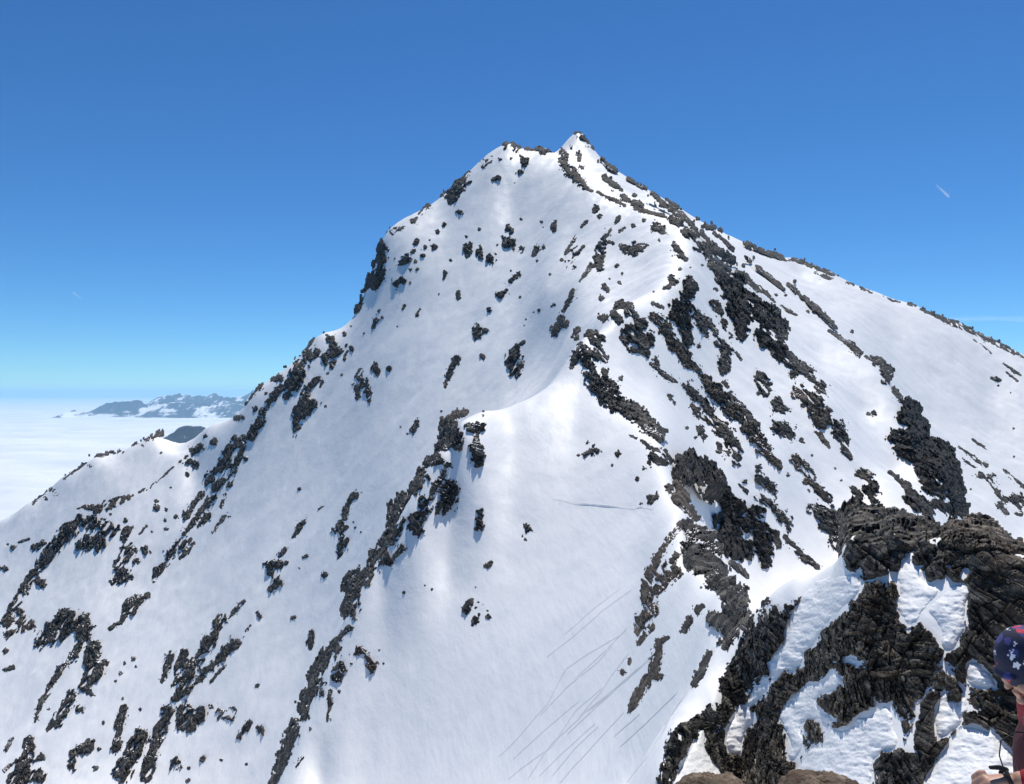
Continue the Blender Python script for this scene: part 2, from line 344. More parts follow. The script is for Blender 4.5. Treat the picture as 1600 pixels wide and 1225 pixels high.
def poly_field(gu_, gv_, poly):
    p = np.array(poly, float); inside = np.zeros(gu_.shape, bool); dm = np.full(gu_.shape, 1e9)
    for (x0, y0), (x1, y1) in zip(p, np.roll(p, -1, 0)):
        c = (y0 > gv_) != (y1 > gv_)
        inside ^= c & (gu_ < (x1 - x0) * (gv_ - y0) / ((y1 - y0) if y1 != y0 else 1e-9) + x0)
        dx, dy = x1 - x0, y1 - y0; t = np.clip(((gu_ - x0) * dx + (gv_ - y0) * dy) / (dx * dx + dy * dy + 1e-9), 0, 1)
        dm = np.minimum(dm, np.hypot(gu_ - x0 - t * dx, gv_ - y0 - t * dy))
    return np.where(inside, dm, -dm)

def even_depth(d, g, rate=0.004):
    """fill gaps and pull strays beyond a crest back to the outcrop they belong to"""
    d = np.where(np.isnan(d), 1e9, d); k = 1 + rate * g
    for _ in range(3):
        for i in range(1, d.shape[0]): d[i] = np.minimum(d[i], d[i - 1] * k)
        for i in range(d.shape[0] - 2, -1, -1): d[i] = np.minimum(d[i], d[i + 1] * k)
        for j in range(1, d.shape[1]): d[:, j] = np.minimum(d[:, j], d[:, j - 1] * k)
        for j in range(d.shape[1] - 2, -1, -1): d[:, j] = np.minimum(d[:, j], d[:, j + 1] * k)
    return d

BED = np.array([[0.93, 0.20, -0.31], [-0.12, 0.96, 0.25], [0.35, -0.20, 0.92]])    # bedding frame of the schist
def solid(P, Q, ok):
    """closed mesh between the outer skin P and the buried skin Q over the grid cells marked ok"""
    nv, nu = P.shape[:2]; ident = -np.ones((nv, nu), int)
    use = np.zeros((nv, nu), bool)
    for a in (0, 1):
        for b_ in (0, 1): use[a:nv - 1 + a, b_:nu - 1 + b_] |= ok
    n = use.sum(); ident[use] = np.arange(n)
    co = np.concatenate([P[use], Q[use]])
    f = np.stack([ident[1:, :-1], ident[1:, 1:], ident[:-1, 1:], ident[:-1, :-1]], -1)[ok]
    e = np.concatenate([f[:, [0, 1]], f[:, [1, 2]], f[:, [2, 3]], f[:, [3, 0]]])
    key = np.minimum(e[:, 0], e[:, 1]).astype(np.int64) * n + np.maximum(e[:, 0], e[:, 1])
    _, inv, cnt = np.unique(key, return_inverse=True, return_counts=True)
    be = e[cnt[inv] == 1]
    walls = np.stack([be[:, 1], be[:, 0], be[:, 0] + n, be[:, 1] + n], -1)
    return co, np.concatenate([f, f[:, ::-1] + n, walls])

ROT2 = np.array([[0.80, -0.60, 0.0], [0.56, 0.75, -0.35], [0.21, 0.28, 0.94]])
def rock_relief(P, px_m, cell_px, seed, fine=False, scree=0.0):
    """broken, bedded relief about 0..1.5 at the points P (block length in sight-pixels)"""
    s = P.shape[:2]; p = P.reshape(-1, 3) @ BED.T
    c = float(np.median(px_m)) * cell_px
    w = p / c; w = w + (0.04 if fine else 0.10) * np.stack([vnoise3(w * 0.7, seed + k) for k in range(3)], 1) + 0.03 * np.stack([vnoise3(w * 3.1, seed + 5 + k) for k in range(3)], 1)
    if fine:                                                # masses of rock that broke and settled at their own angle
        v0, t0, e0 = worley3(w * np.array([0.42, 0.42, 0.55]) + 0.3 * np.stack([vnoise3(w * 0.6, seed + 70 + k) for k in range(3)], 1), seed + 60)
        k1 = np.floor(v0 * 97) / 97; A1 = (k1 * 7.13 % 1 - 0.5) * (1.5 if scree > 0 else 0.55); A2 = (k1 * 13.7 % 1 - 0.5) * (1.8 if scree > 0 else 0.9); sc = (0.7 + 0.8 * (k1 * 29.3 % 1))[:, None]
        c1, s1, c2, s2 = np.cos(A1), np.sin(A1), np.cos(A2), np.sin(A2)
        x, y, zq = w.T; y, zq = y * c1 - zq * s1, y * s1 + zq * c1; x, y = x * c2 - y * s2, x * s2 + y * c2
        w = np.stack([x, y, zq], 1) * sc + (k1 * 31)[:, None]
    v1, t1, e1 = bricks(w * np.array([0.9, 0.9, 2.3]), seed)
    v2, t2, e2 = bricks((w @ ROT2.T if scree > 0 else w) * np.array([2.1, 2.1, 5.2]) + 7.7, seed + 100)
    r = -0.05 + 0.95 * v1 + 0.75 * t1 + 0.40 * v2 + 0.42 * t2
    if fine:
        r += 0.55 * (v0 - 0.5) + 0.35 * t0 - 0.5 * np.clip(1 - e0 / 0.07, 0, 1)
        v3, t3, e3 = bricks((w @ ROT2 if scree > 0 else w) * np.array([5.0, 5.0, 14.0]) + 3.3, seed + 200); r += 0.10 * v3 + 0.16 * t3
        v4, t4, e4 = bricks(w * np.array([11., 11., 30.0]) + 1.3, seed + 300); r += 0.03 * v4 + 0.05 * t4 - 0.05
        r += 0.06 * vnoise3(w * 2.3, seed + 9)
        r -= 0.45 * np.clip(1 - e1 / 0.05, 0, 1) + 0.15 * np.clip(1 - e2 / 0.06, 0, 1)
    return r.reshape(s), v1.reshape(s), v2.reshape(s)

ROCK_SEED = [100]
def outcrop(name, label, cat, strokes, group=None, mat=None, dmin=0.0, cap=5.0, H=1.0, hole=0.0, rough=1.0, cell=None):
    ROCK_SEED[0] += 1; seed = ROCK_SEED[0]
    pts = [p for st in strokes for p in st]
    rmax = max(p[2] for p in pts)
    g = 1.0 if rmax < 5 else (1.25 if rmax < 11 else 1.5)
    pad = 8 + 0.3 * rmax
    a0, a1 = min(p[0] - p[2] for p in pts) - pad, max(p[0] + p[2] for p in pts) + pad
    b0, b1 = min(p[1] - p[2] for p in pts) - pad, max(p[1] + p[2] for p in pts) + pad
    gu_, gv_ = np.meshgrid(np.arange(a0, a1 + g, g), np.arange(b0, b1 + g, g))
    sd, rl = seg_field(gu_, gv_, strokes)
    ca, sa = (0.62 if np.mean([p[0] for p in pts]) > 930 else -0.62), 0.78                                     # edges fray along the bedding
    e1, e2 = gu_ * ca + gv_ * sa, -gu_ * sa + gv_ * ca
    ed = np.clip(0.6 * rl, 1.0, 6.5) * rough
    sd = sd + ed * (0.55 * fbm2(e1 / 11.0, e2 / 6.0, 2, seed) + 0.30 * fbm2(e1 / 4.5, e2 / 2.2, 2, seed + 60)) + 0.05 * ed
    inn = sd > -12
    ok0 = inn
    if ok0.sum() < 4: return None
    d = np.full(gu_.shape, np.nan); d[ok0] = terrain_hit(gu_[ok0], gv_[ok0], dmin)
    if np.isnan(d[ok0]).all(): return None
    d0 = d; d = even_depth(d, g)
    d = blur(blur(np.minimum(d, 2000), 1.2, 0), 1.2, 1)
    P = unproj(gu_, gv_, d); pxm = d / F_PX
    vd = P / np.linalg.norm(P, axis=-1, keepdims=True)
    nrm = -0.62 * vd + np.array([0.0, 0.0, 0.62]); nrm /= np.linalg.norm(nrm, axis=-1, keepdims=True)
    sel = sd > -9; rel = np.zeros(gu_.shape); b1 = np.zeros(gu_.shape); b2 = np.zeros(gu_.shape)
    cp = cell or min(max(1.45 * rmax, 5.5), 16.0)
    if sel.sum() > 3:
        x_ = rock_relief(P[sel].reshape(1, -1, 3), pxm[sel], cp, seed); rel[sel] = x_[0][0]; b1[sel] = x_[1][0]; b2[sel] = x_[2][0]
    sd = sd + ed * (1.6 * (b1 - 0.5) + 1.0 * (b2 - 0.5))        # outlines break along the joints
    if np.isnan(d0[inn]).mean() > 0.12: H = H * 0.6
    thin = rmax <= 7 and H < 0.85 and cat == 'rock outcrop'
    if thin: hole = hole + 0.45
    if rmax > 7 and cat != 'boulder': hole = hole + 0.32
    if hole > 0:
        kx = 0.6 if thin else 1.0; hn = fbm2(e1 / (15.0 * kx), e2 / (5.0 * kx), 3, seed + 500)
        sd = np.minimum(sd, (1.05 - hole - hn) * 9.0)
    sd = np.minimum(sd, gv_ - (np.interp(gu_, gu, SIL) - cap * np.clip(0.75 + 0.7 * fbm2(gu_ / 7.0, gv_ / 12.0, 2, seed + 800) + 0.5 * np.floor(3 * fhash(np.floor((gu_ + 0.35 * gv_) / 4.0).astype(np.int64), np.zeros(gu_.shape, np.int64), np.zeros(gu_.shape, np.int64), seed)) / 3 - 0.2, 0.05, 1.7)))
    if rmax > 3.5 and cat == 'rock outcrop':                    # loose stones round the edges
        isl = (fbm2(gu_ / 3.4, gv_ / 2.6, 2, seed + 700) - 0.72 - np.clip(-sd, 0, 99) / 13.0) * 4.5
        sd = np.where((sd < 0) & (isl > 0), isl, sd)
    prof = np.clip(sd / (0.28 * rl + 0.8), 0, 1) ** 0.7
    hp = H * 1.15 * np.clip(0.95 * rl, 1.5, 14.0)                   # height in sight-pixels
    h = np.where(sd > 0, prof * hp * np.clip(0.15 + rel, 0.03, 2.0), np.maximum(sd, -2.0) * 0.7)
    top = unproj(gu_, gv_ + 0.5 * np.maximum(h, 0), d) + nrm * (h * pxm)[..., None]
    bot = P - nrm * ((2.5 + 0.35 * np.minimum(rl, 14)) * pxm)[..., None]
    mx = np.maximum(np.maximum(sd[1:, :-1], sd[1:, 1:]), np.maximum(sd[:-1, :-1], sd[:-1, 1:]))
    okf = mx > -0.3
    if okf.sum() < 2: return None
    return build(name, label, cat, group, mat or ROCK, top, bot, okf)

def comps(ok):
    lab = np.where(ok, np.arange(ok.size).reshape(ok.shape) + 1, 0)
    while True:
        n = lab.copy()
        for _ in range(6):
            for sl, tl in (((slice(1, None), slice(None)), (slice(None, -1), slice(None))), ((slice(None, -1), slice(None)), (slice(1, None), slice(None))),
                           ((slice(None), slice(1, None)), (slice(None), slice(None, -1))), ((slice(None), slice(None, -1)), (slice(None), slice(1, None)))):
                a = n[sl]; b_ = n[tl]; m_ = (a > 0) & (b_ > a); a[m_] = b_[m_]
        if (n == lab).all(): return n
        lab = n

def build(name, label, cat, group, mat, top, bot, okf, part="rock_knob", least=5, smooth=False, most=40):
    lab = comps(okf); ids, cnt = np.unique(lab[lab > 0], return_counts=True)
    od = np.argsort(-cnt); root = None
    for k in od[:most]:
        if root is not None and cnt[k] < least: break
        co, q = solid(top, bot, lab == ids[k]); base = co[len(co) // 2:].mean(0)
        if root is None:
            root = link(name, mesh_from(name, co - base, q, mat, smooth), label, cat, group); root.location = base; rb_ = base
        else:
            o = link(part, mesh_from(part, co - base, q, mat, smooth), parent=root); o.location = base - rb_
    return root

def parse(tile, s):
    x0, y0, k = TILES[tile]; out = []
    for st in s.split('/'):
        out.append([(x0 + float(a) / k, y0 + float(b) / k, float(c) / k) for a, b, c in (p.split(',') for p in st.split())])
    return out

def R(text):                                               # name | label | opts | tile: strokes [| tile: strokes]
    for ln in text.strip().splitlines():
        ln = ln.strip()
        if not ln or ln.startswith('#'): continue
        f = [a.strip() for a in ln.split('|')]
        opt = eval("dict(" + f[2] + ")") if f[2] else {}
        st = []
        for a in f[3:]: st += parse(a[0], a[2:])
        if all(a[0] in 'EFGHIJ' for a in f[3:]): opt.setdefault('dmin', 95.0)
        if opt.pop('dark', 0): opt['mat'] = DARKROCK
        if opt.pop('rusty', 0): opt['mat'] = RUSTROCK
        outcrop(f[0], f[1], 'boulder' if f[0] == 'boulder' else ('rock' if f[0] == 'rock' else 'rock outcrop'), st, **opt)

def SMALL(label, group, *tiles, **k):                      # many small stones nothing tells apart
    for a in tiles:
        for st in a[2:].split('/'):
            outcrop('rock', label, 'rock', parse(a[0], st.strip()), group=group, **k)
R("""
# ---- left skyline and left face
boulder|dark rounded boulder standing highest on the low left ridge above the cloud sea|cap=12|A:890,490,20 925,462,28
rock|low dark rock just right of the rounded boulder on the left ridge||A:965,445,10 1005,465,12
rock_outcrop|string of dark rocks along the low left ridge crest left of the rounded boulder||A:650,562,8 720,548,10/775,530,14 800,522,10/825,540,12/845,512,10 875,505,12/690,570,9/715,582,7
rock_outcrop|dark knob half way down the low left ridge where it steepens||A:560,602,14 585,597,16 615,582,14/525,660,12
rock_outcrop|thin broken rock line edging the lowest part of the left ridge||A:500,645,5 450,680,5 370,735,5/265,800,8 220,850,10 190,880,8/325,825,14/300,800,12/262,848,10
rock_outcrop|long low brown rock streak on the gentle snow shelf at left|rusty=1,H=0.6|A:450,910,6 480,897,10 560,900,20 570,905,26 640,875,22 720,852,14 770,830,8
rock_outcrop|thin broken rock line climbing right from the brown streak|H=0.7|A:800,815,6 870,785,8 950,720,6 990,680,7 1050,630,7 1090,600,8
rock_outcrop|large craggy outcrop on the left shelf throwing pointed shadows on the snow|hole=0.25|A:400,1020,30 470,970,25 560,1010,48 640,1040,48/500,1110,40 580,1100,48
rock_outcrop|narrow dark rib running from the large craggy outcrop down to the left picture edge||B:330,20,30 250,110,26 180,200,20 110,300,20 60,390,20 20,470,18/195,275,22 180,260,14
rock_outcrop|reddish broken scree patch at the left picture edge|rusty=1,hole=0.35,H=0.5|B:90,440,40 40,480,45/130,470,35
rock_outcrop|greenish dark hump beside the reddish scree patch at lower left||B:300,420,25 330,440,40 260,500,52 190,560,32
rock_outcrop|snow speckled crag below and right of the large craggy outcrop|hole=0.25|B:600,95,20 620,120,25 560,200,20 590,240,28 535,270,14/690,125,20/640,170,18
rock_outcrop|long thin rib dropping from a dark block through the lower left snow||B:400,430,20 400,490,34 380,560,22 340,620,18 290,680,18 250,740,15 215,800,18 185,870,12 165,930,8
rock_outcrop|dark tower of stacked rock left of the lower snow gully||B:440,570,28 430,630,30 450,690,36 400,760,22 435,800,10/490,650,16
rock_outcrop|slim rock rib directly below the dark rock tower||B:340,800,22 310,860,24 270,930,20 225,965,10/380,870,20
rock_outcrop|tall dark buttress at the bottom left corner of the photo||B:140,1030,26 130,1100,36 100,1170,42 70,1215,45/190,1100,18/170,1180,32
rock_outcrop|pair of joined dark blocks casting a blue shadow near the bottom left||B:420,1040,25 350,1080,28 340,1135,26
rock_outcrop|thin upright rock fin between the joined blocks and the bottom centre crag||B:590,870,16 570,920,20 560,990,14 545,1050,20
rock_outcrop|broad jumbled crag at the bottom edge left of the rock lip|hole=0.2|B:670,1000,32 630,1050,38 610,1110,34 570,1180,34/750,960,28 740,1020,24 720,1080,22 700,1150,28 690,1200,20/800,880,28 770,930,24
rock_outcrop|row of dark rocks forming a lip over blue shadow at lower left|hole=0.15|B:870,870,24 860,950,22/940,890,28 905,950,24/1000,860,12/1040,890,26 1090,900,22 1110,870,14
rock_outcrop|long broken rib climbing right from the bottom crag across the snow face|hole=0.15|B:990,550,23 940,620,20 890,700,28 860,770,33 830,820,18/870,610,22 840,700,14 820,760,12/900,760,14 960,720,12/1000,740,7 1060,670,7
rock_outcrop|rounded slabby outcrop on the upper end of the long broken rib||B:960,690,20 1000,670,14 1050,620,18 1100,570,28 1130,560,20/1040,440,24 1030,500,18 1000,540,20
rock_outcrop|narrow standing rock left of the long broken rib||B:800,620,20 785,680,18 765,740,9
rock_outcrop|thin rock streaks in the snow above the long broken rib|H=0.7|B:1150,360,14 1110,410,10 1080,440,7/1180,480,8 1165,500,6
rock_outcrop|dark leaf shaped outcrop in the middle of the left face lower half|hole=0.1|B:655,340,24 610,390,28 575,440,12/690,330,14/580,450,12 520,490,8
rock_outcrop|tapering rock rib left of the leaf shaped gully rocks|hole=0.1|B:860,80,20 830,110,24 790,160,20 750,220,20 725,265,8/910,70,15 880,130,12 850,160,7
rock_outcrop|two dark rocks hanging off the foot of the left skyline ridge||A:1120,575,18 1165,550,20/1090,640,20/1130,650,20
boulder|single dark boulder right of the two hanging rocks under the skyline||A:1245,525,24
rock_outcrop|long dark rib falling from the left skyline toward the lower left|hole=0.1|A:1500,400,22 1470,470,22/1360,510,20 1420,490,18/1400,530,16 1330,560,24 1310,640,34 1260,700,24/1410,560,20 1380,620,18 1350,700,15 1330,770,18/1430,625,15/1250,780,33 1290,750,20
rock_outcrop|broken lower half of the long left rib|hole=0.12|A:1215,730,28 1200,770,18/1170,820,18 1110,890,18 1080,950,24/1230,850,22 1160,930,20 1110,1000,18 1070,1050,14/1200,950,26 1150,1010,12
rock_outcrop|thin slanting rock streaks in open snow right of the long left rib|H=0.7|A:1310,950,14 1270,1000,10 1235,1050,10/1310,830,12 1280,900,8
# ---- left skyline crags
rock_outcrop|tall dark cliff jutting from the left skyline against the blue sky|H=1.15,dark=1,hole=-0.3,cap=14|G:790,40,24 797,75,32 795,120,42/730,160,34 715,205,24 700,240,24/800,200,38 760,260,38 690,285,28/670,350,24 655,400,24/640,412,18
rock_outcrop|small dark crag on the skyline just below the tall cliff||G:570,450,20 545,475,12
rock_outcrop|dark crag with an overhung snow pocket on the left skyline ridge||G:400,590,14 370,640,28 380,690,36 440,670,18/510,590,26/540,650,42 490,700,38 520,740,28/585,690,18 600,665,10
rock_outcrop|smooth dark block under the crag with the snow pocket||G:330,730,24 310,800,46 280,860,32/250,930,16 265,910,16
rock_outcrop|thin broken crest rocks on the skyline beside the snow pocket crag||G:310,650,18 275,700,14/350,590,8/400,560,10/460,530,10 510,515,6/240,740,7
rock_outcrop|dark rocks where the left skyline meets the distant blue range||G:90,860,20 60,900,24 40,930,12/20,960,8/130,910,9
rock_outcrop|jagged upper rib below the left skyline left of the smooth block||G:215,880,20 150,960,20 110,1020,18/100,1060,20 70,1110,26 40,1160,20/200,820,20 170,830,10
rock_outcrop|slim broken rib right of the smooth skyline block||G:440,820,14 390,860,15 360,910,20 350,960,28 310,1020,22 305,1080,15 300,1150,9/400,965,24 350,1030,22/325,1105,8
rock_outcrop|hooked rock with two prongs in the middle of the upper face||G:680,770,10 665,810,14 700,850,26 735,910,18 725,945,12/660,870,14 662,930,14
boulder|dark boulder just right of the hooked two pronged rock||G:765,760,22 780,795,12
boulder|small box shaped boulder at the right end of the hooked rock group||G:848,765,16
rock_outcrop|slender rock splinter high on the face below the tall cliff||G:785,435,9/805,463,9/765,490,15 755,525,11
rock_outcrop|cluster of dark rocks with snow between them high on the upper face|hole=0.2|G:1305,65,28 1300,110,16/1370,70,24 1375,120,18/1425,120,28
rock_outcrop|steep two part rock above right of the dark rock cluster|hole=0.15|E:940,570,16 955,600,18/935,660,30 960,650,24/975,700,14/1015,700,14
rock_outcrop|stubby dark rocks on the face right of the tall skyline cliff||G:945,130,24 915,160,14/985,85,12/1000,145,9/1040,110,14/968,190,9/1010,190,8
rock_outcrop|pair of rounded dark rocks below the stubby rocks||G:885,270,16 925,255,18
rock_outcrop|black crag on the skyline under the left summit|H=1.1|E:650,330,36 690,315,24 620,380,36 600,425,18
rock_outcrop|snow dusted rock knob forming the left summit|hole=0.25|E:910,105,22 960,90,16 995,115,22/850,175,14 800,215,18
rock_outcrop|flat topped dark crest block between the two summits||E:1050,115,9 1100,112,10 1150,128,28
rock_outcrop|speckled rocks on the snow just under the left summit|hole=0.2|E:1035,190,24 1020,170,12/1020,255,18/890,290,18 850,300,8/960,180,8/900,185,10
rock_outcrop|broken rock edge along the skyline between the black crag and the tall cliff||E:680,290,12 720,260,10/560,390,12/480,450,14 430,500,10/390,540,14 410,520,8/270,600,16 330,580,8
rock_outcrop|small beak shaped rocks right of centre on the upper face||E:1110,700,16 1090,740,10/1145,700,14/1110,770,8
rock_outcrop|low broken rock band beneath the beak shaped rocks||E:1000,850,15 955,890,10/895,970,18 930,955,10
rock_outcrop|wedge of dark rock in the middle of the great left snow face||G:1360,530,22 1350,580,18/1405,545,18
rock_outcrop|narrow rock fin low in the great snow face left of the saddle||G:1245,700,15 1205,760,17 1180,840,13 1172,870,7
rock_outcrop|ragged triangular rock at the foot of the snow face beside the ridge|hole=0.1|H:20,420,20 10,480,40 20,560,28 50,520,20/70,385,10 50,400,10
# ---- the summit and the ridge on the right
rock_outcrop|dark rock cap on top of the highest pointed summit||F:150,35,12 200,60,20 240,100,18
rock_outcrop|dark shoulder rocks on the right edge of the pointed summit||F:310,170,15 350,215,18 380,240,10
rock_outcrop|thin rock streaks on the snowy front of the pointed summit|H=0.7|F:70,130,13 80,160,20/120,100,7/170,150,7 168,180,7
rock_outcrop|broad brown rock band falling from the notch below the pointed summit|rusty=1,H=0.7|F:60,190,18 100,240,26 150,290,26 200,340,17 240,365,8
rock_outcrop|thin brown rock crest continuing down from the broad brown band|rusty=1|F:270,370,7 340,405,9 380,425,14 430,450,9
rock_outcrop|slanting dark streaks on the snow right below the pointed summit|H=0.7,hole=0.1|F:310,275,9 350,310,14 400,350,10 440,375,6/485,385,11/360,360,8/180,230,13
rock_outcrop|second row of slanting streaks below the summit streaks|H=0.7|F:420,400,15 450,410,10/480,430,11 530,440,13
rock_outcrop|thin dark rock edge along the skyline right of the summit|H=0.7|F:450,290,6 530,330,9 600,350,8/640,370,7 700,420,7 740,450,8
rock_outcrop|broken streaks just under the skyline right of the summit|hole=0.15,H=0.7|F:590,370,7 640,420,12 700,460,13 740,495,11/610,440,9/760,490,9 820,550,12/760,530,12
rock_outcrop|dark rocks at the snowy notch on the right skyline|H=0.8|F:900,560,15 960,570,9 1040,600,8/880,600,12/860,520,6
rock_outcrop|parallel thin streaks below the snowy notch on the right skyline|H=0.6|F:950,600,7 1010,650,7 1060,700,7/880,610,7 960,680,8/1130,740,5 1160,770,6
rock_outcrop|dark low rocks on the right skyline left of the long dark ledge|H=0.8|F:1130,660,11 1190,690,13 1240,710,8/1280,710,9 1340,745,11
rock_outcrop|long dark ledge on the right skyline with a small bump at its end|H=0.8|I:220,390,9 290,410,18 350,440,20 420,460,14 460,485,7/390,485,12 450,500,7
rock_outcrop|short thin dark edge near the start of the right skyline ledges|H=0.7|I:50,340,9 130,370,11 200,400,7
rock_outcrop|dotted line of low rocks along the middle of the right skyline|H=0.7|I:530,525,6 570,535,5/610,560,9 680,585,6/740,605,5 790,630,7 840,640,7/890,650,9 930,660,6
rock_outcrop|long dark band along the right skyline where it leaves the picture|H=0.7|I:960,680,4 1080,730,13 1150,770,11/1060,715,8 1200,780,14 1270,810,14 1340,850,15 1420,890,14 1500,930,11 1550,960,8
rock_outcrop|thin broken streak under the long dark band on the right skyline|H=0.6|I:1270,860,6 1330,900,7 1370,940,5
rock_outcrop|upper slanting rock streak on the right snowfield near the ridge|H=0.6|I:10,430,8 60,475,9 130,530,11 165,560,7
rock_outcrop|long slanting rock streak across the right snowfield|H=0.6|I:190,530,7 260,590,11 330,650,12 400,710,11 470,780,6
rock_outcrop|brown rock edge above the blue shaded snow trough on the right|rusty=1,H=0.7|I:10,545,12 60,580,12 110,635,7/150,660,12 200,690,11 240,715,6
rock_outcrop|dark rock knuckle at the upper end of the right hand spur||I:430,805,7 500,850,11 560,890,18 600,935,18
rock_outcrop|ear shaped dark rock on the right hand spur||I:640,955,8 720,980,18 770,1040,26 750,1090,22/800,1140,13 840,1200,16
rock_outcrop|large black cliff on the right hand spur with shadowed snow at its foot|dark=1,H=1.5,hole=-0.25|J:880,270,34 930,310,38 870,340,42 960,380,32/810,450,33 880,470,56 960,440,46/850,540,42 960,540,76 1040,510,56 1100,560,46/1000,640,70 1110,640,66
rock_outcrop|dark lower wall of the right hand spur behind the near cliff|dark=1,H=1.5,hole=-0.25|J:1040,730,66 1130,700,46/1160,770,46 1180,850,44 1210,900,25/980,700,24 1080,790,30
rock_outcrop|dark rib in front of the right hand spur above the near cliff|dark=1,H=1.5,hole=-0.25|J:780,660,9 830,700,13 880,740,20 900,800,38 950,840,48 1010,900,35/1040,820,18 1090,860,28 1150,900,25
boulder|flat brown boulder balanced on snow above the near cliff|rusty=1|J:600,670,26 660,685,26
rock_outcrop|dark knob under the flat brown balanced boulder|dark=1,H=1.5,hole=-0.25|J:660,760,42 690,800,30/600,790,28 560,750,12
boulder|pair of small boulders alone in the snow gully right of the buttresses||J:655,320,12/690,312,15
rock_outcrop|slanting dark streaks low on the right snowfield|H=0.6,hole=0.1|J:1180,510,7 1250,560,12 1340,620,14/1290,670,20 1350,700,22 1400,760,20 1450,820,22/1380,690,18/1210,580,8 1270,630,10
rock_outcrop|dark streaks at the right picture edge above the near cliff|H=0.6,hole=0.1|J:1440,650,11 1500,700,13 1559,750,13/1510,810,36 1545,840,28/1420,850,20 1460,900,11/1530,900,16
rock|lone dark rock in the wide right snowfield||J:1370,115,9 1395,120,17 1420,125,8
rock_outcrop|dark rocks at the right picture edge high on the snowfield|H=0.7|J:1440,30,7 1490,65,12 1540,95,7/1460,80,7 1520,130,5
rock_outcrop|thin dark sliver in the right snowfield above the low streaks|H=0.6|J:1260,470,6 1300,500,11 1340,525,6
# ---- ridge crest, upper middle
rock_outcrop|brown rocks on the crest right of the cornice|rusty=1|F:490,460,8 540,480,13 600,490,6 660,505,6/700,520,15 740,540,13
rock_outcrop|dark crest tower on the middle of the main ridge||F:780,600,22 820,630,32 830,590,18/860,690,28 900,690,26 920,740,20/720,680,22 750,720,24 790,760,15
rock_outcrop|dark rocks on the ridge flank below the crest tower||F:940,790,20 990,830,20 1030,870,22
rock_outcrop|long straight rock streak beside the crest tower on the right|H=0.8|F:950,690,13 1020,730,20 1060,770,13/1080,830,11 1150,880,20 1200,930,16 1260,970,11 1300,1010,7
rock_outcrop|lower thin end of the straight rock streak on the right flank|H=0.6|F:1340,1030,7 1400,1070,10/950,760,6 1040,820,8
rock_outcrop|slanting dark streak on snow right of the straight rock streak|H=0.6|F:1210,810,9 1270,860,9 1340,920,7
rock_outcrop|dark rib left of the flat snow capped boulder||F:350,590,13 315,640,15 290,700,26 270,760,26 285,815,18
boulder|large flat boulder with a snow cap and a blue shadow below||F:420,695,24 480,710,33 540,690,18/360,665,14 340,660,10
rock_outcrop|low dark rock wall above right of the snow capped boulder||F:600,570,24 640,590,18 660,610,8
rock_outcrop|thin chain of rocks running down left from the dark rib||F:240,800,17 200,850,11 170,890,8/130,945,13 110,1000,15 75,1060,13
rock_outcrop|dark lower end of the thin rock chain on the snow face||F:60,1110,20 30,1160,19 20,1200,11/85,1130,14
rock_outcrop|comb of thin horizontal ledges left of the thin rock chain|hole=0.2|F:145,630,9 120,670,9 90,730,11/150,710,22 190,690,11/110,790,26
rock_outcrop|small snowy rock group below the snow capped boulder|hole=0.15|F:310,915,13 330,930,8/295,985,9
boulder|dark block beneath the little cornice near the ridge top||F:270,460,20 250,490,9
boulder|small upright stone below the little cornice||F:285,515,15
rock_outcrop|short dark rocks above the comb of ledges||F:210,540,11 180,570,9
rock_outcrop|two thin dark rocks under the crest rocks near the ridge top||F:400,520,11 380,550,9/430,580,9 400,600,7
rock_outcrop|curved rock with a snow hollow left of the centre buttress||F:700,880,23 730,890,18 660,930,10
rock_outcrop|snow rimmed low rocks at the left foot of the curved rock|H=0.7|F:600,1020,13 650,1040,11
# ---- buttresses in the middle
rock_outcrop|dark central buttress with a black overhang on the main ridge|dark=1,H=1.3|H:1020,30,24 1040,70,32 1010,130,36/960,180,42 1020,200,46 990,250,52/1010,320,38 1020,390,26/940,240,30
rock_outcrop|right arm of the central buttress reaching down the gully||H:1080,210,24 1110,280,42 1150,310,28/1130,360,12
rock_outcrop|long brown scree rib below the central buttress|rusty=1,cell=6|H:820,235,24 870,280,33 910,340,33 960,420,33 1010,490,33 1070,540,24
rock_outcrop|middle length of the long scree rib going down right|rusty=1,cell=6|H:1120,600,24 1160,660,38 1220,720,42 1270,780,42 1330,830,33
rock_outcrop|lower end of the long scree rib above the near cliff|rusty=1,cell=6|H:1370,880,38 1410,930,42 1460,990,33 1500,1050,24 1550,1110,20/1600,1160,12
rock_outcrop|thin rib running beside the long scree rib on its right||H:1260,690,16 1320,760,18 1380,830,18 1410,870,22
rock_outcrop|arched dark outcrop left of the central buttress with a snow pocket|hole=0.08|H:620,170,24 680,190,33 720,240,20/590,230,24 620,270,22/690,330,46 740,380,42 790,370,36 770,440,33/740,290,38/640,360,20 690,425,22
rock_outcrop|small brown ledge at the left of the arched outcrop|rusty=1|H:540,245,18 510,240,8
rock_outcrop|thin tail of rock below the arched outcrop||H:830,490,18 850,520,10/810,510,11 860,560,13 920,605,13 960,620,5
rock_outcrop|dense dark scree strip along the crest behind the saddle|cell=5,H=0.8|H:440,500,33 460,570,38 490,640,48 560,650,42 560,720,48 640,760,48 720,800,42 790,860,42 850,910,30/540,570,28
rock_outcrop|rounded dark pillar at the top of the scree strip||H:460,350,28 490,380,38/440,450,36 500,460,33 540,490,24
rock_outcrop|icy shaded rock step left of the rounded dark pillar||H:400,420,24 370,480,28 345,530,14/380,310,13 370,350,15
rock_outcrop|smooth dark slab right of the scree strip||H:1010,640,26 1050,690,30 1110,740,33 1160,780,20
rock_outcrop|brown rubble slab below the smooth dark slab|rusty=1|H:1050,760,18 1090,800,28 1160,840,33 1230,890,28
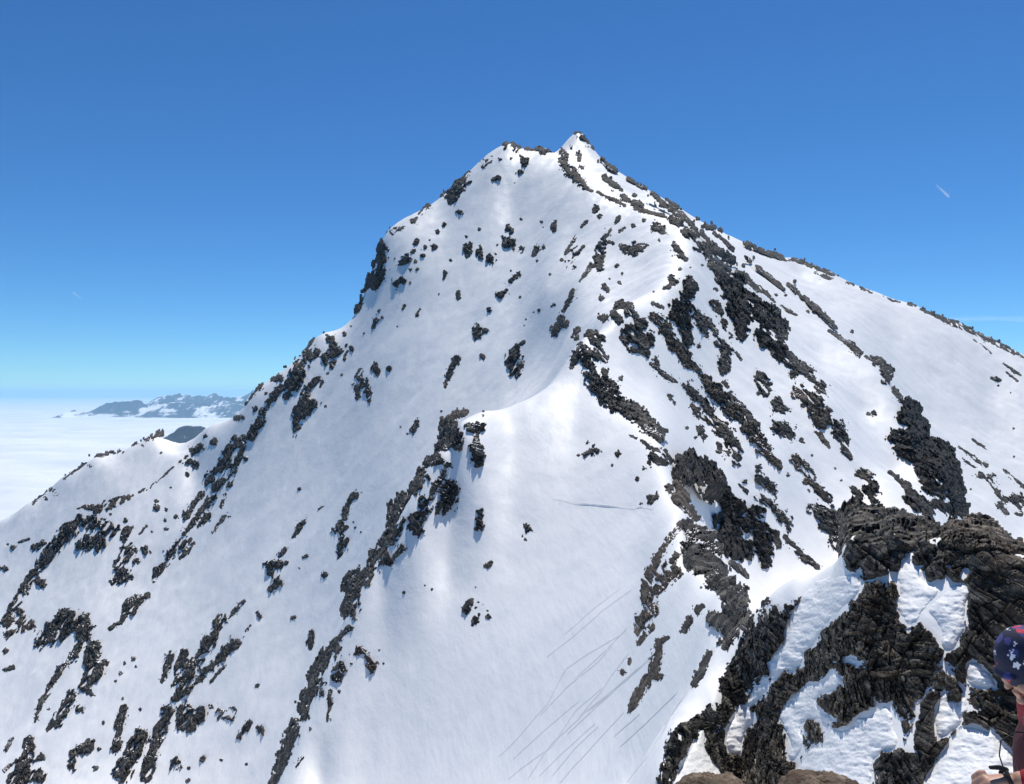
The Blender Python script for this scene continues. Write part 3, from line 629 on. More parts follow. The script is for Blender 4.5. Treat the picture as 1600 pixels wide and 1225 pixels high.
rock_outcrop|small rubble heap beside the brown rubble slab|hole=0.1|H:1090,890,26 1110,930,24/1015,885,11/1065,940,11
rock_outcrop|knobbly dark rib below the brown rubble slab||H:1185,905,20 1260,930,42 1290,1000,33 1310,1070,30/1250,1040,20/1205,1015,18 1200,985,14
rock_outcrop|dark stepped rock in the gully right of the central buttress||H:1200,400,24 1240,420,33 1235,490,30 1230,550,28/1180,330,18
rock_outcrop|thin brown splinter below the stepped gully rock|rusty=1|H:1230,620,13 1250,650,9
rock_outcrop|narrow leaning rock right of the stepped gully rock||H:1300,450,11 1330,490,9
rock_outcrop|broad right buttress of broken dark blocks|dark=1,H=1.3|H:1230,20,33 1300,40,42 1260,90,38/1180,80,13/1170,160,24 1200,220,28/1320,130,56 1380,140,36 1290,200,46/1340,230,42 1330,300,38 1330,360,22/1220,270,18 1270,350,12
rock_outcrop|dark curving lower wall of the broad right buttress|dark=1,H=1.5,hole=-0.25|H:1450,220,46 1500,270,46 1540,300,38/1440,340,42 1470,380,36/1530,420,42 1559,460,38
rock_outcrop|lower ledges of the right buttress with snow in the gaps|hole=0.08|I:60,700,48 130,760,46 150,830,38/60,840,40/130,930,28/190,960,33 250,1010,28 310,1050,26
rock_outcrop|overhanging dark nose at the bottom of the right buttress||I:380,1130,33 390,1190,24/330,1090,24/220,1060,22
rock_outcrop|brown rib continuing under the overhanging dark nose|rusty=1|J:250,190,33 310,230,33 350,300,42 390,370,46 420,310,22/340,390,20 390,450,16 430,520,9
rock_outcrop|dark tail of the brown rib above the near cliff||J:480,400,38 510,460,33 510,520,22 550,575,16
rock|small stone beside the brown rib in the right gully||J:275,275,12
rock_outcrop|stacked dark rock island between the scree rib and right buttress||J:20,110,33 50,150,33 60,200,24/20,200,14
rock_outcrop|lumpy dark rock island below the stacked one||J:130,250,28 110,290,28 170,300,22/130,390,38 180,410,38 210,450,24/235,400,11/262,478,13
rock_outcrop|brown broken rocks at the head of the lower right gully|rusty=1,hole=0.1|J:240,600,28 290,650,28 340,690,18/300,720,22 370,770,26 430,820,24
rock_outcrop|dark rubble wall directly left of the near cliff top||J:330,860,28 400,900,42 470,930,46 420,960,38 490,1010,33 450,1040,28 530,1140,18
rock_outcrop|dark stones in the gully left of the brown broken rocks||J:40,700,38 80,750,24 120,810,13/20,650,18
rock_outcrop|slanting rubble rib in the lower gully||J:20,800,16 80,850,20 150,900,26 190,950,33 200,990,18
rock_outcrop|thin lower rib of dark stones beside the near cliff||J:110,1010,24 140,1080,15/170,1040,13 240,1100,16 310,1170,22 360,1210,16
# ---- saddle crest and its rocks
rock_outcrop|pale snow topped block at the crest end of the saddle|H=1.0|K:900,60,36 960,70,36 870,90,22/900,12,14 960,20,14
rock_outcrop|smooth dark crest rocks overhanging a blue shadow beside the saddle|H=1.3,dark=1,hole=-0.2|K:1050,60,28 1100,80,55 1060,140,50 1170,120,55/1230,110,36 1250,180,50 1240,250,46
rock_outcrop|thin brown rock edge above the blue shadow on the crest|rusty=1|K:1030,200,20 1080,290,28 1020,280,18 1110,350,20 1140,400,18/985,235,22
rock_outcrop|big black wall right of the saddle crest|H=1.4,dark=1,hole=-0.2|K:1320,280,46 1380,350,56 1300,400,42/1340,470,66 1420,450,46 1490,370,42/1360,560,56 1440,600,46/1520,480,46 1530,560,46 1550,650,38
rock_outcrop|craggy crest running from the saddle toward the near rocks||K:1080,440,24 1120,480,38 1180,500,42 1230,500,28/1130,560,56 1200,590,56 1270,580,33/1090,620,33 1150,680,56 1240,680,56 1300,700,36
rock_outcrop|dark crags on the crest behind the near snow lobe||K:1230,770,42 1330,790,50 1390,830,36 1300,840,33 1420,880,28/1350,920,46 1390,980,56 1430,1030,46/1230,970,26 1310,1010,33 1350,1060,42 1320,1130,33
rock_outcrop|long curved brown rib bordering the snow bowl on its right|rusty=1|K:1050,440,18 1010,500,20 960,570,20 920,640,23 880,720,26 850,790,28 845,860,23/850,880,33 880,940,36 820,1000,33 800,1070,20/870,1040,22 810,1130,16
rock_outcrop|inner brown rib parallel to the long curved rib|rusty=1|K:1030,620,18 980,680,33 1000,730,40 940,780,36 900,830,28
rock_outcrop|stubby rock fin between the two near snow lobes||K:1150,940,22 1180,915,14/1100,1000,22 1070,1060,18
rock_outcrop|sickle shaped rock rib on the lower slope of the bowl|rusty=1|L:1050,310,14 1000,330,22 990,400,28 975,480,28 960,540,28 1010,550,18/920,560,28 890,620,28 860,680,26 820,750,22
rock_outcrop|small brown splinters left of the sickle shaped rib|rusty=1|L:820,440,13 810,470,8/770,520,15
rock_outcrop|leaf shaped dark rock on the right of the lower snow lobe||L:1310,400,15 1290,450,23 1260,520,32 1225,590,20
boulder|box shaped dark boulder near the footprints at the saddle edge||K:900,285,28 880,295,24
boulder|small stone at the right end of the footprint trail||K:820,325,13
rock_outcrop|snow topped rocks standing in the shaded dome of the saddle||H:440,1030,28 475,1020,24/435,965,12/385,1045,8
boulder|small dark stone right of the snow topped rocks on the dome||H:615,1035,17
rock_outcrop|thin stones stepping down the right edge of the dome||H:690,930,9 720,945,8/750,960,7 800,1000,13
rock_outcrop|little dark rock pile in the upper part of the snow bowl|hole=0.1|K:165,470,20/150,450,12/150,530,8/135,512,5
# ---- the rib at the left of the bowl
rock_outcrop|brown curled top of the rib left of the bowl|rusty=1|C:1290,158,12 1220,180,15 1170,220,26
rock_outcrop|rounded dark head of the rib left of the bowl||C:1200,270,50 1220,330,46 1160,350,42
rock_outcrop|layered upper blocks of the rib under its rounded head||C:1080,450,30 1130,430,28 1190,470,18/1040,530,42 1010,580,33 985,620,22/1160,520,18 1110,600,22 1090,660,16
rock_outcrop|grey blocky rocks right of the middle of the rib||C:1200,610,42 1190,680,46 1150,730,36
rock_outcrop|massive middle crag of the rib left of the bowl||C:920,670,36 880,730,36 870,790,28/1035,680,30 1060,740,33 990,810,50 1020,850,33/890,840,36 840,900,33
rock_outcrop|lower layered slabs of the rib above its snow edge||C:780,980,36 830,1020,36 760,1040,33 810,930,30/920,950,23 890,980,18 870,1010,12
rock_outcrop|big stacked block group low on the rib left of the bowl||C:720,1090,42 660,1120,42 630,1170,42 680,1150,42|D:640,30,46 720,40,36/640,140,50 630,200,42 640,240,26
rock_outcrop|narrow neck of rock joining the two lower parts of the rib||D:620,300,20 580,350,13 530,400,20
rock_outcrop|grey tower group on the lower rib with a snow window||D:560,420,22 510,450,28 460,510,36 420,560,26/400,600,20 440,640,36 380,700,36 480,630,13/350,770,28 370,820,26
rock_outcrop|detached grey slab beside the lower rib on the bowl side||D:570,540,33 550,600,33/515,670,11 510,740,13 500,810,9 495,855,7
rock_outcrop|last long dark tail of the rib leaving the bottom of the photo||D:300,860,24 290,930,36 270,1000,36 240,1080,36 200,1160,26 165,1220,18
rock_outcrop|thin rocks right of the last tail of the rib|H=0.7|D:345,1060,16 320,1110,12/465,690,20
boulder|pair of rounded rocks at the top right of the rib on the snow||C:1310,250,24 1370,245,30
boulder|pillar of three stacked stones with a blue shadow at its foot||C:1355,305,16 1345,370,36 1360,440,38
boulder|hourglass shaped stone on the bowl rim right of the rib||C:1370,750,28 1375,820,32
boulder|small brown stone alone in the middle of the bowl|rusty=1|C:1405,1055,13 1435,1035,15
boulder|largest rock of the small group in the middle of the snow bowl||D:1315,185,28 1335,150,18
boulder|long stone just below the largest rock in the bowl middle||D:1370,255,20 1350,290,12
boulder|dark flat stone right of the long stone in the bowl middle||D:1440,238,16
rock_outcrop|jagged brown rocks between the rib and the open bowl|rusty=1|D:680,435,18 710,440,12 660,460,8/735,475,16 755,530,26 790,510,14
boulder|upright bear shaped stone alone left of the rib||D:405,335,16 395,390,20 398,430,9
boulder|small brown stone on the snow above the upright stone|rusty=1|D:295,245,13
boulder|dark oval stone left of the upright stone||D:95,235,19
boulder|dark boulder with a shadow tail in the lower snow gully||D:100,900,24
rock_outcrop|little dark rocks left of the boulder with a shadow tail||D:40,860,13 20,900,13
boulder|big angular wedge shaped boulder alone on the left snow face|H=1.2|C:150,1055,28 210,1045,22/250,1035,10/160,1100,22
boulder|flat dark boulder directly below the wedge shaped boulder||C:200,1150,24 160,1190,20
rock_outcrop|thin dark stones right of the wedge shaped boulder||C:345,1005,11 370,995,7/325,1068,7
boulder|small round stone far right of the wedge shaped boulder||C:475,1105,18
rock_outcrop|S shaped slim dark rock in the middle of the left snow face||C:660,640,16 625,660,16 605,720,20 580,790,12 550,850,26 600,830,11/580,910,26 565,960,20 550,1010,11
rock_outcrop|thin rock strip left of the S shaped rock||C:350,800,15 320,840,16 290,890,9/240,960,11 210,1000,10/440,725,7 460,710,5
rock_outcrop|narrow dark rock high beside the rounded head of the rib||C:1010,215,13 985,270,17
""")
SMALL("small dark stone among others on the upper snow face below the left skyline", "small stones on the upper snow face",
  "G:1010,25,14 990,45,10/1108,55,14/1055,60,9/880,125,9/1170,210,12 1165,240,9/1245,320,12 1250,360,10/935,395,7 925,420,5/1025,420,9 1005,455,10/895,520,5/1135,330,7/970,265,6/1200,135,10/1490,340,16 1530,310,10/1425,425,12/1385,690,17/480,985,9/490,790,10/460,840,9 447,870,6/570,800,6/630,645,12/600,630,9/590,560,13/840,120,6/700,560,6/625,520,6",
  "E:660,485,20/572,560,14/530,600,13/775,590,9/700,628,7/405,660,15/462,690,9/515,690,13/487,650,7/445,740,14/1018,530,7/980,318,6/1215,540,10 1205,580,16/1145,575,7/1135,545,8/958,828,9/1010,980,8/1120,1060,9/1210,1025,9/1045,1110,5/1185,850,7/880,680,7/870,730,8/1200,600,6",
  "C:325,605,9/950,290,7/910,248,6/1148,160,10/480,130,9")
SMALL("small dark stone among others on the shelf and ribs of the lower left slopes", "small stones on the lower left slopes",
  "A:910,900,19/905,865,11/965,915,9/990,785,9/965,1025,13/960,975,11/1020,955,13/730,975,15/725,1040,24/765,1020,11/715,1080,17/850,1010,9 810,1055,6/1085,710,13/45,1115,7/75,1135,13/110,1105,7 170,1080,7/200,1135,20 240,1110,17/935,585,7/1370,385,14 1400,380,15/1480,330,15/880,1040,9/850,1130,16/590,970,8/640,940,7/1190,490,11",
  "B:20,205,16/30,595,13/20,685,10 60,675,13/130,325,8/490,935,8/450,1150,13/660,872,8/830,1130,26/955,1105,15/1045,1110,8/895,1150,9/885,1210,13/1175,940,15 1130,1000,13/580,820,8/630,630,10/640,670,8/570,700,9/545,740,7/590,655,7/230,870,7/30,1060,12 60,1010,8/20,1160,8 80,1110,6/470,1060,9")
SMALL("small dark stone sticking out of the smooth snow bowl", "small stones in the snow bowl",
  "D:945,95,8/1110,80,6/1070,55,5/1385,155,8/1365,185,8/1410,168,6/1440,205,8/1390,225,8/1370,65,5/825,515,6/635,515,8/800,435,5/85,645,11/20,1110,8/395,900,10/565,680,8",
  "C:640,800,5/650,830,6/680,857,7/1392,180,9/1392,158,7",
  "K:797,177,13/835,120,11/655,100,9/1170,810,7")
SMALL("small dark stone among the ribs and snow of the right flank", "small stones on the right flank",
  "F:543,535,11/480,565,13/630,650,6/385,795,13/415,845,10/400,893,9/345,875,6/600,950,8/65,765,8/750,820,9/810,810,9/880,795,9/1120,790,6/1180,745,6",
  "H:630,600,13/915,710,19/940,740,11/1085,410,13/1010,880,8/640,585,8/300,240,7/230,180,7/125,215,6/155,205,10/70,290,5",
  "J:330,560,11/465,640,8/1210,720,7/1410,155,6/1500,405,8/1500,570,6/690,30,12/1250,760,6/1480,1020,8/1440,1010,7/500,710,8",
  "I:690,995,11/230,515,6/120,595,7/175,600,8/305,690,6/560,805,5/1480,1165,6/450,750,6",
  "K:1430,190,13/1390,210,7 1440,250,11/1340,660,11 1390,690,13 1440,740,7/1170,810,8")
# ------------------------------------------------------------------ the near cliff: schist walls, scree and the snow left between them
NEAR = rock_mat("near_schist", 0.42, (0.017, 0.016, 0.015), (0.056, 0.052, 0.046), (0.22, 0.20, 0.17), (0.085, 0.065, 0.05), 0.62, 0.0, (0.5, 0.10))
NEARRUST = rock_mat("near_rusty_schist", 0.42, (0.019, 0.016, 0.014), (0.082, 0.070, 0.056), (0.27, 0.23, 0.18), (0.09, 0.062, 0.042), 0.58, 0.0, (0.5, 0.10))
NSNOW = snow_mat("near_snow", [(1.6, 0.15, 0.5, (1.0, 1.0, 1.0), 0.0), (6.0, 0.05, 0.5, (1.0, 1.0, 0.6), 0.4), (30.0, 0.008, 0.4, (1.0, 1.0, 1.0), 0.0)])
def poly(tile, s):
    x0, y0, k = TILES[tile]; return [(x0 + float(a) / k, y0 + float(b) / k) for a, b in (p.split(',') for p in s.split())]

SNOWP = [
 ("long white snow tongue at the upper left of the near cliff", 1.0, poly('M', "612,485 622,600 545,680 430,790 372,870 325,940 275,955 282,1030 222,1082 170,1055 150,1110 85,1150 80,1020 170,900 192,800 250,690 280,620 350,560 480,512 580,512")),
 ("ragged grey snow strip under the upper block of the near cliff", 0.7, poly('M', "872,375 940,370 905,430 920,462 970,458 972,550 1080,600 1000,700 905,830 875,872 868,780 818,710 842,690 815,660 840,640 838,560 808,530 850,460 862,420")),
 ("bright snow wedge beside the layered wall of the near cliff", 1.0, poly('M', "1170,562 1220,572 1248,610 1222,700 1225,830 1190,870 1160,940 1110,955 1072,930 1080,850 1050,790 990,728 1060,650 1120,590")),
 ("small snow cushion just left of the person's headscarf", 1.0, poly('O', "800,342 860,350 930,400 1010,480 1000,540 880,538 820,520 775,500 780,410")),
 ("forked snow patch under the snow cushion", 0.8, poly('O', "622,550 660,552 640,650 690,622 722,662 755,600 780,530 800,535 782,620 822,690 770,722 758,800 690,840 640,890 570,915 560,830 545,760 570,660")),
 ("large smooth snow bank at the bottom right in front of the person", 1.3, poly('O', "440,1300 480,1225 560,1080 640,960 720,850 770,812 850,830 960,842 1030,910 1100,980 1150,1060 1230,1100 1300,1300")),
 ("wide snow sheet at the bottom of the near cliff", 1.0, poly('Q', "1228,1250 1231,1218 1255,1192 1263,1168 1286,1168 1297,1140 1329,1141 1340,1118 1355,1121 1382,1102 1397,1120 1395,1137 1409,1159 1398,1172 1379,1174 1364,1190 1362,1218 1355,1250")),
 ("curled snow patch around a round rock in the middle of the near scree", 1.1, poly('N', "815,830 860,770 900,700 1000,642 1100,612 1112,575 1195,590 1190,640 1120,682 1030,722 1050,790 1150,842 1130,900 1060,850 950,850 940,920 965,960 958,1020 930,1080 875,1100 860,1062 890,990 850,905")),
 ("narrow shaded snow strip running down the left part of the near scree", 0.8, poly('N', "700,578 770,590 752,680 690,742 640,790 690,850 650,880 605,950 600,1055 540,1062 500,980 520,880 580,790 560,770 650,722 690,640")),
 ("steep snow triangle at the bottom left of the near cliff", 0.8, poly('N', "345,915 382,862 388,960 382,1010 412,1080 480,1160 470,1240 190,1240 205,1215 240,1120 300,1020")),
 ("tiny snow patch in the middle of the near scree", 0.7, poly('N', "1190,492 1240,465 1300,508 1262,522")),
 ("tiny snow lump high on the layered near wall", 0.7, poly('M', "1185,520 1205,490 1235,472 1242,490 1225,525 1200,535")),
]
ROCKP = [   # label, polygon, relief height px, cell px, material
 ("ragged dark rock ridge at the left edge of the near cliff", poly('Q', "1018,1245 1032,1190 1045,1145 1072,1127 1110,1093 1125,1060 1142,1030 1158,1000 1178,978 1190,940 1200,936 1222,950 1246,938 1262,925 1262,970 1225,1020 1205,1075 1185,1105 1160,1140 1150,1190 1140,1245"), 16, 30, NEAR, 1.2),
 ("central scree slope of broken slabs on the near cliff", poly('Q', "1235,1000 1290,960 1345,912 1400,905 1425,960 1455,985 1478,1020 1465,1065 1440,1100 1425,1150 1412,1165 1395,1095 1345,1115 1320,1140 1290,1150 1270,1170 1245,1195 1225,1250 1128,1250 1135,1190 1160,1120 1195,1085"), 15, 26, NEARRUST, 1.0),
 ("blocky dark headwall at the top of the near cliff", poly('Q', "1310,868 1314,830 1313,792 1335,786 1365,793 1390,792 1408,797 1440,803 1462,815 1480,830 1478,905 1440,930 1412,905 1395,895 1365,908 1345,915 1330,905"), 22, 72, NEAR, 1.1),
 ("layered brown wall at the right edge of the near cliff", poly('Q', "1468,818 1492,812 1530,807 1556,815 1580,838 1610,852 1700,870 1700,1120 1560,1090 1520,1085 1490,1060 1470,1020 1500,985 1512,930 1475,900"), 20, 58, NEARRUST, 1.0),
 ("low slabs between the snow patches at the lower right of the near cliff", poly('Q', "1440,1095 1470,1045 1530,1080 1600,1080 1700,1100 1700,1245 1630,1245 1590,1190 1560,1150 1520,1130 1490,1150 1465,1190 1445,1200 1425,1170"), 15, 44, NEARRUST, 0.9),
 ("rough block at the bottom edge between two snow banks", poly('Q', "1360,1186 1382,1172 1405,1165 1428,1180 1452,1160 1470,1165 1465,1195 1445,1245 1360,1245"), 15, 40, NEAR, 0.9),
 ("round mottled boulder set in the curled snow patch", poly('N', "955,860 1000,840 1050,850 1085,890 1115,950 1105,985 1070,1008 1000,1000 970,960"), 13, 16, NEARRUST, 0.7),
]
def near_piece(name, label, cat, pl, H, cell, mat, rough, cut=(), snow=False, g=1.6):
    ROCK_SEED[0] += 1; seed = ROCK_SEED[0]
    p = np.array(pl); a0, b0 = p.min(0) - 10; a1, b1 = p.max(0) + 10
    gu_, gv_ = np.meshgrid(np.arange(a0, a1 + g, g), np.arange(b0, b1 + g, g))
    sd = poly_field(gu_, gv_, pl)
    for c in cut: sd = np.minimum(sd, -poly_field(gu_, gv_, c) - 0.5)
    if snow: sd = sd + 1.8 * fbm2(gu_ / 9, gv_ / 5, 3, seed) + 1.2 * fbm2(gu_ / 2.6, gv_ / 1.9, 2, seed + 4) + 1.0
    else: sd = sd + rough * (3.2 * fbm2(gu_ / 11, gv_ / 7, 3, seed) + 2.0 * fbm2(gu_ / 4, gv_ / 2.5, 2, seed + 9))
    inn = sd > -6
    d = np.full(gu_.shape, np.nan); d[inn] = terrain_hit(gu_[inn], gv_[inn]); d = even_depth(d, g, 0.006)
    for _ in range(2): d = blur(blur(np.minimum(d, 200), 3.0, 0), 3.0, 1)
    P = unproj(gu_, gv_, d); pxm = d / F_PX
    vd = P / np.linalg.norm(P, axis=-1, keepdims=True)
    nrm = -0.7 * vd + np.array([0.0, 0.0, 0.5]); nrm /= np.linalg.norm(nrm, axis=-1, keepdims=True)
    if snow:
        h = (2.5 + 6.5 * H * np.clip(sd / 16, 0, 1) ** 0.5 + 2.4 * fbm2(gu_ / 18, gv_ / 8, 4, seed + 3)) * np.clip((sd + 1.5) / 2.5, 0, 1) - 1.0
    else:
        sel = sd > -7; rel = np.zeros(gu_.shape); x_ = rock_relief(P[sel].reshape(1, -1, 3), pxm[sel], cell, seed, True, 1.0 if cell < 28 else 0.0); rel[sel] = x_[0][0]; sd[sel] += rough * (6 * (x_[1][0] - 0.5) + 4 * (x_[2][0] - 0.5))
        h = np.where(sd > 0, np.clip(sd / 6, 0, 1) ** 0.7 * H * np.clip(rel * 1.2 - 0.05, -0.1, 2.4), sd * 0.6)
        h = h + np.clip(sd / 60, 0, 1) * H * 0.5
    top = unproj(gu_, gv_ + 0.3 * np.maximum(h, 0), d) + nrm * (h * pxm)[..., None]
    bot = P - nrm * (12 * pxm)[..., None]
    mx = np.maximum(np.maximum(sd[1:, :-1], sd[1:, 1:]), np.maximum(sd[:-1, :-1], sd[:-1, 1:]))
    return build(name, label, cat, None, mat, top, bot, mx > -0.3, part=("snow_lump" if snow else "rock_knob"), least=8, smooth=snow)
for lb, pl, H, cell, mt, rg in ROCKP:
    cut = [q_ for _, _, q_ in SNOWP] + ([ROCKP[6][1]] if pl is not ROCKP[6][1] else [])
    near_piece("boulder" if "boulder" in lb else "rock_outcrop", lb, "boulder" if "boulder" in lb else "rock outcrop", pl, H, cell, mt, rg, cut if "boulder" not in lb else ())
for lb, H, pl in SNOWP: near_piece("snow_patch", lb, "snow patch", pl, H, 0, NSNOW, 0, snow=True)

# brown boulders right at the photographer's feet
LICHEN = rock_mat("lichen_boulder", 0.10, (0.08, 0.055, 0.04), (0.17, 0.125, 0.09), (0.30, 0.24, 0.18), (0.10, 0.10, 0.07), 0.60)
def foot_boulder(label, u, v, d, rx, ry, rz, seed):
    t = np.linspace(0, math.pi, 70); f = np.linspace(0, 2 * math.pi, 141)[:-1]
    T, Fi = np.meshgrid(t, f, indexing='ij')
    p = np.stack([np.sin(T) * np.cos(Fi), np.sin(T) * np.sin(Fi), np.cos(T)], -1).reshape(-1, 3)
    s = 1 + 0.12 * vnoise3(p * 1.7, seed) + 0.07 * vnoise3(p * 4, seed + 1) + 0.03 * vnoise3(p * 9, seed + 2) + 0.02 * vnoise3(p * 22, seed + 3)
    w1, t1, e1 = worley3(p * np.array([2.0, 2.0, 3.0]), seed); s = s + 0.10 * t1
    co = p * s[:, None] * np.array([rx, ry, rz])
    n = 140; i, j = np.meshgrid(np.arange(69), np.arange(n), indexing='ij')
    q = np.stack([i * n + j, (i + 1) * n + j, (i + 1) * n + (j + 1) % n, i * n + (j + 1) % n], -1).reshape(-1, 4)
    o = link("boulder", mesh_from("boulder", co, q, LICHEN, True), label, "boulder")
    top = unproj(np.array(u), np.array(v), np.array(d)); o.location = (top[0], top[1], top[2] - rz)
    o.rotation_euler = (0.1, 0.05, seed)
foot_boulder("brown lichen covered boulder cut by the bottom edge, left of two", 1113, 1214, 5.2, 0.38, 0.42, 0.42, 3)
foot_boulder("brown lichen covered boulder cut by the bottom edge, right of two", 1276, 1212, 4.9, 0.36, 0.40, 0.46, 8)

# ------------------------------------------------------------------ ski tracks and footprints pressed into the snow
def track(tile, lines, wpx, hpx, wob=0.0, stepped=False):
    cos, qs = [], []; base = 0
    for ln in lines.split('/'):
        p = np.array(poly(tile, ln)); seg = np.hypot(*np.diff(p, axis=0).T); s = np.concatenate([[0], np.cumsum(seg)])
        n = max(int(s[-1] / 2.0), 4); t = np.linspace(0, s[-1], n)
        u = np.interp(t, s, p[:, 0]); v = np.interp(t, s, p[:, 1])
        v = v + 1.2 * fbm2(t / 40, t * 0 + base * 0.37, 2, 5)
        d = terrain_hit(u, v); ok = ~np.isnan(d); u, v, d, t = u[ok], v[ok], d[ok], t[ok]
        if len(u) < 3: continue
        d = np.minimum.accumulate(d) if d[0] > d[-1] else d
        c = unproj(u, v, d); tg = np.gradient(c, axis=0); tg /= np.linalg.norm(tg, axis=1, keepdims=True) + 1e-9
        gx = np.array([ground_z(x + 0.5, y) - ground_z(x - 0.5, y) for x, y, _ in c]); gy_ = np.array([ground_z(x, y + 0.5) - ground_z(x, y - 0.5) for x, y, _ in c])
        nr = np.stack([-gx, -gy_, np.ones(len(c))], 1); nr /= np.linalg.norm(nr, axis=1, keepdims=True)
        sd = np.cross(tg, nr); pm = (d / F_PX)[:, None]
        fade = np.clip(np.minimum(t, t[-1] - t) / 25, 0.05, 1) * np.clip(0.55 + 0.9 * fbm2(t / 30, t * 0 + base * 0.11, 2, 8), 0.05, 1.4)
        if stepped: fade = fade * (0.35 + 0.65 * (np.sin(t * 1.6) > -0.2))
        rows = [(-1.0, -0.25), (-0.62, 1.0), (-0.2, -0.1), (0.2, -0.1), (0.62, 1.0), (1.0, -0.25)]
        for a, b_ in rows: cos.append(c + sd * a * wpx * pm + nr * (b_ * hpx * pm * fade[:, None] + 0.02))
        m_ = len(c); i, j = np.meshgrid(np.arange(5), np.arange(m_ - 1), indexing='ij')
        qs.append(np.stack([base + i * m_ + j, base + i * m_ + j + 1, base + (i + 1) * m_ + j + 1, base + (i + 1) * m_ + j], -1).reshape(-1, 4)); base += 6 * m_
    return np.concatenate(cos), np.concatenate(qs)
co, q = track('L', "830,0 640,140 460,300 300,430/760,0 560,150 400,290/750,290 560,400 420,500 300,720 100,950 0,1050/800,250 650,400 480,550/810,400 700,540 640,640 500,790/950,430 750,600 520,780/520,790 330,960 180,1180/700,360 620,450 420,620 250,800/640,620 480,760 330,980 60,1180/780,770 640,920 380,1210/880,780 720,920/1110,650 960,800 760,980/1200,630 1120,720 1060,820 1020,900 930,1040 800,1210/600,840 400,1020 250,1170/500,700 260,900 90,1060/720,640 560,780 430,900/900,480 700,650 560,760/620,860 470,1000 330,1170/1170,620 1080,760 1040,850", 1.4, 0.065)
link("ski_tracks", mesh_from("ski_tracks", co, q, SNOW, True), kind="stuff")
co, q = track('K', "318,290 370,300 450,322 560,330 680,340 780,352 830,345 890,358", 2.2, 1.1, stepped=True)
link("footprint_trail", mesh_from("footprint_trail", co, q, SNOW, True), kind="stuff")
# ------------------------------------------------------------------ the person at the right edge, standing below, facing left, head bowed over the hands
PX0, PY0 = 1.89, 2.75
PZ0 = -2.55
def skin_mesh(chains, root, sub=2):
    vs, es, rs = [], [], []; idx = {}
    def vid(k, p, r):
        if k not in idx: idx[k] = len(vs); vs.append(p); rs.append(r)
        return idx[k]
    for ch in chains:
        prev = None
        for k, p, r in ch:
            i = vid(k, p, r)
            if prev is not None and prev != i: es.append((prev, i))
            prev = i
    me = bpy.data.meshes.new("tmp"); me.from_pydata(vs, es, []); o = bpy.data.objects.new("tmp", me); C.objects.link(o)
    md = o.modifiers.new("s", 'SKIN'); md.use_smooth_shade = True
    for i, r in enumerate(rs):
        sv = me.skin_vertices[0].data[i]; sv.radius = r if isinstance(r, tuple) else (r, r); sv.use_root = (i == idx[root])
    m2 = o.modifiers.new("u", 'SUBSURF'); m2.levels = sub; m2.render_levels = sub
    bpy.context.view_layer.update()
    ev = o.evaluated_get(bpy.context.evaluated_depsgraph_get()); out = bpy.data.meshes.new_from_object(ev)
    bpy.data.objects.remove(o)
    co = np.zeros(len(out.vertices) * 3); out.vertices.foreach_get("co", co)
    fs = [tuple(p.vertices) for p in out.polygons]; bpy.data.meshes.remove(out)
    return outward(co.reshape(-1, 3), fs)
def outward(co, fs):
    import bmesh
    me = bpy.data.meshes.new("tmp"); me.from_pydata(np.asarray(co).tolist(), [], [tuple(int(i) for i in f) for f in fs]); bm = bmesh.new(); bm.from_mesh(me)
    bmesh.ops.remove_doubles(bm, verts=bm.verts, dist=1e-6)
    bmesh.ops.recalc_face_normals(bm, faces=bm.faces); bm.verts.index_update()
    r = np.array([v.co[:] for v in bm.verts]), [tuple(v.index for v in f.verts) for f in bm.faces]
    bm.free(); bpy.data.meshes.remove(me); return r
def ellip(c, r, nu=28, nv=20, f=None):
    t = np.linspace(0, math.pi, nv); a = np.linspace(0, 2 * math.pi, nu + 1)[:-1]; T, A_ = np.meshgrid(t, a, indexing='ij')
    p = np.stack([np.sin(T) * np.cos(A_), np.sin(T) * np.sin(A_), np.cos(T)], -1).reshape(-1, 3)
    if f is not None: p = f(p)
    i, j = np.meshgrid(np.arange(nv - 1), np.arange(nu), indexing='ij')
    q = np.stack([i * nu + j, (i + 1) * nu + j, (i + 1) * nu + (j + 1) % nu, i * nu + (j + 1) % nu], -1).reshape(-1, 4)
    return outward(p * np.array(r) + np.array(c), [tuple(x) for x in q])
def join(parts):
    co, fs, b = [], [], 0
    for c, f in parts:
        co.append(c); fs += [tuple(int(i) + b for i in x) for x in f]; b += len(c)
    return np.concatenate(co), fs
def biggest(me):
    import bmesh
    bm = bmesh.new(); bm.from_mesh(me); bm.verts.ensure_lookup_table(); seen = set(); isl = []
    for v in bm.verts:
        if v.index in seen: continue
        st = [v]; seen.add(v.index); L = [v]
        while st:
            for e in st.pop().link_edges:
                for o in e.verts:
                    if o.index not in seen: seen.add(o.index); st.append(o); L.append(o)
        isl.append(L)
    isl.sort(key=len); [print("island", len(L)) for L in isl[-4:]]
    bmesh.ops.delete(bm, geom=[v for L in isl[:-1] for v in L], context='VERTS'); bm.to_mesh(me); bm.free()
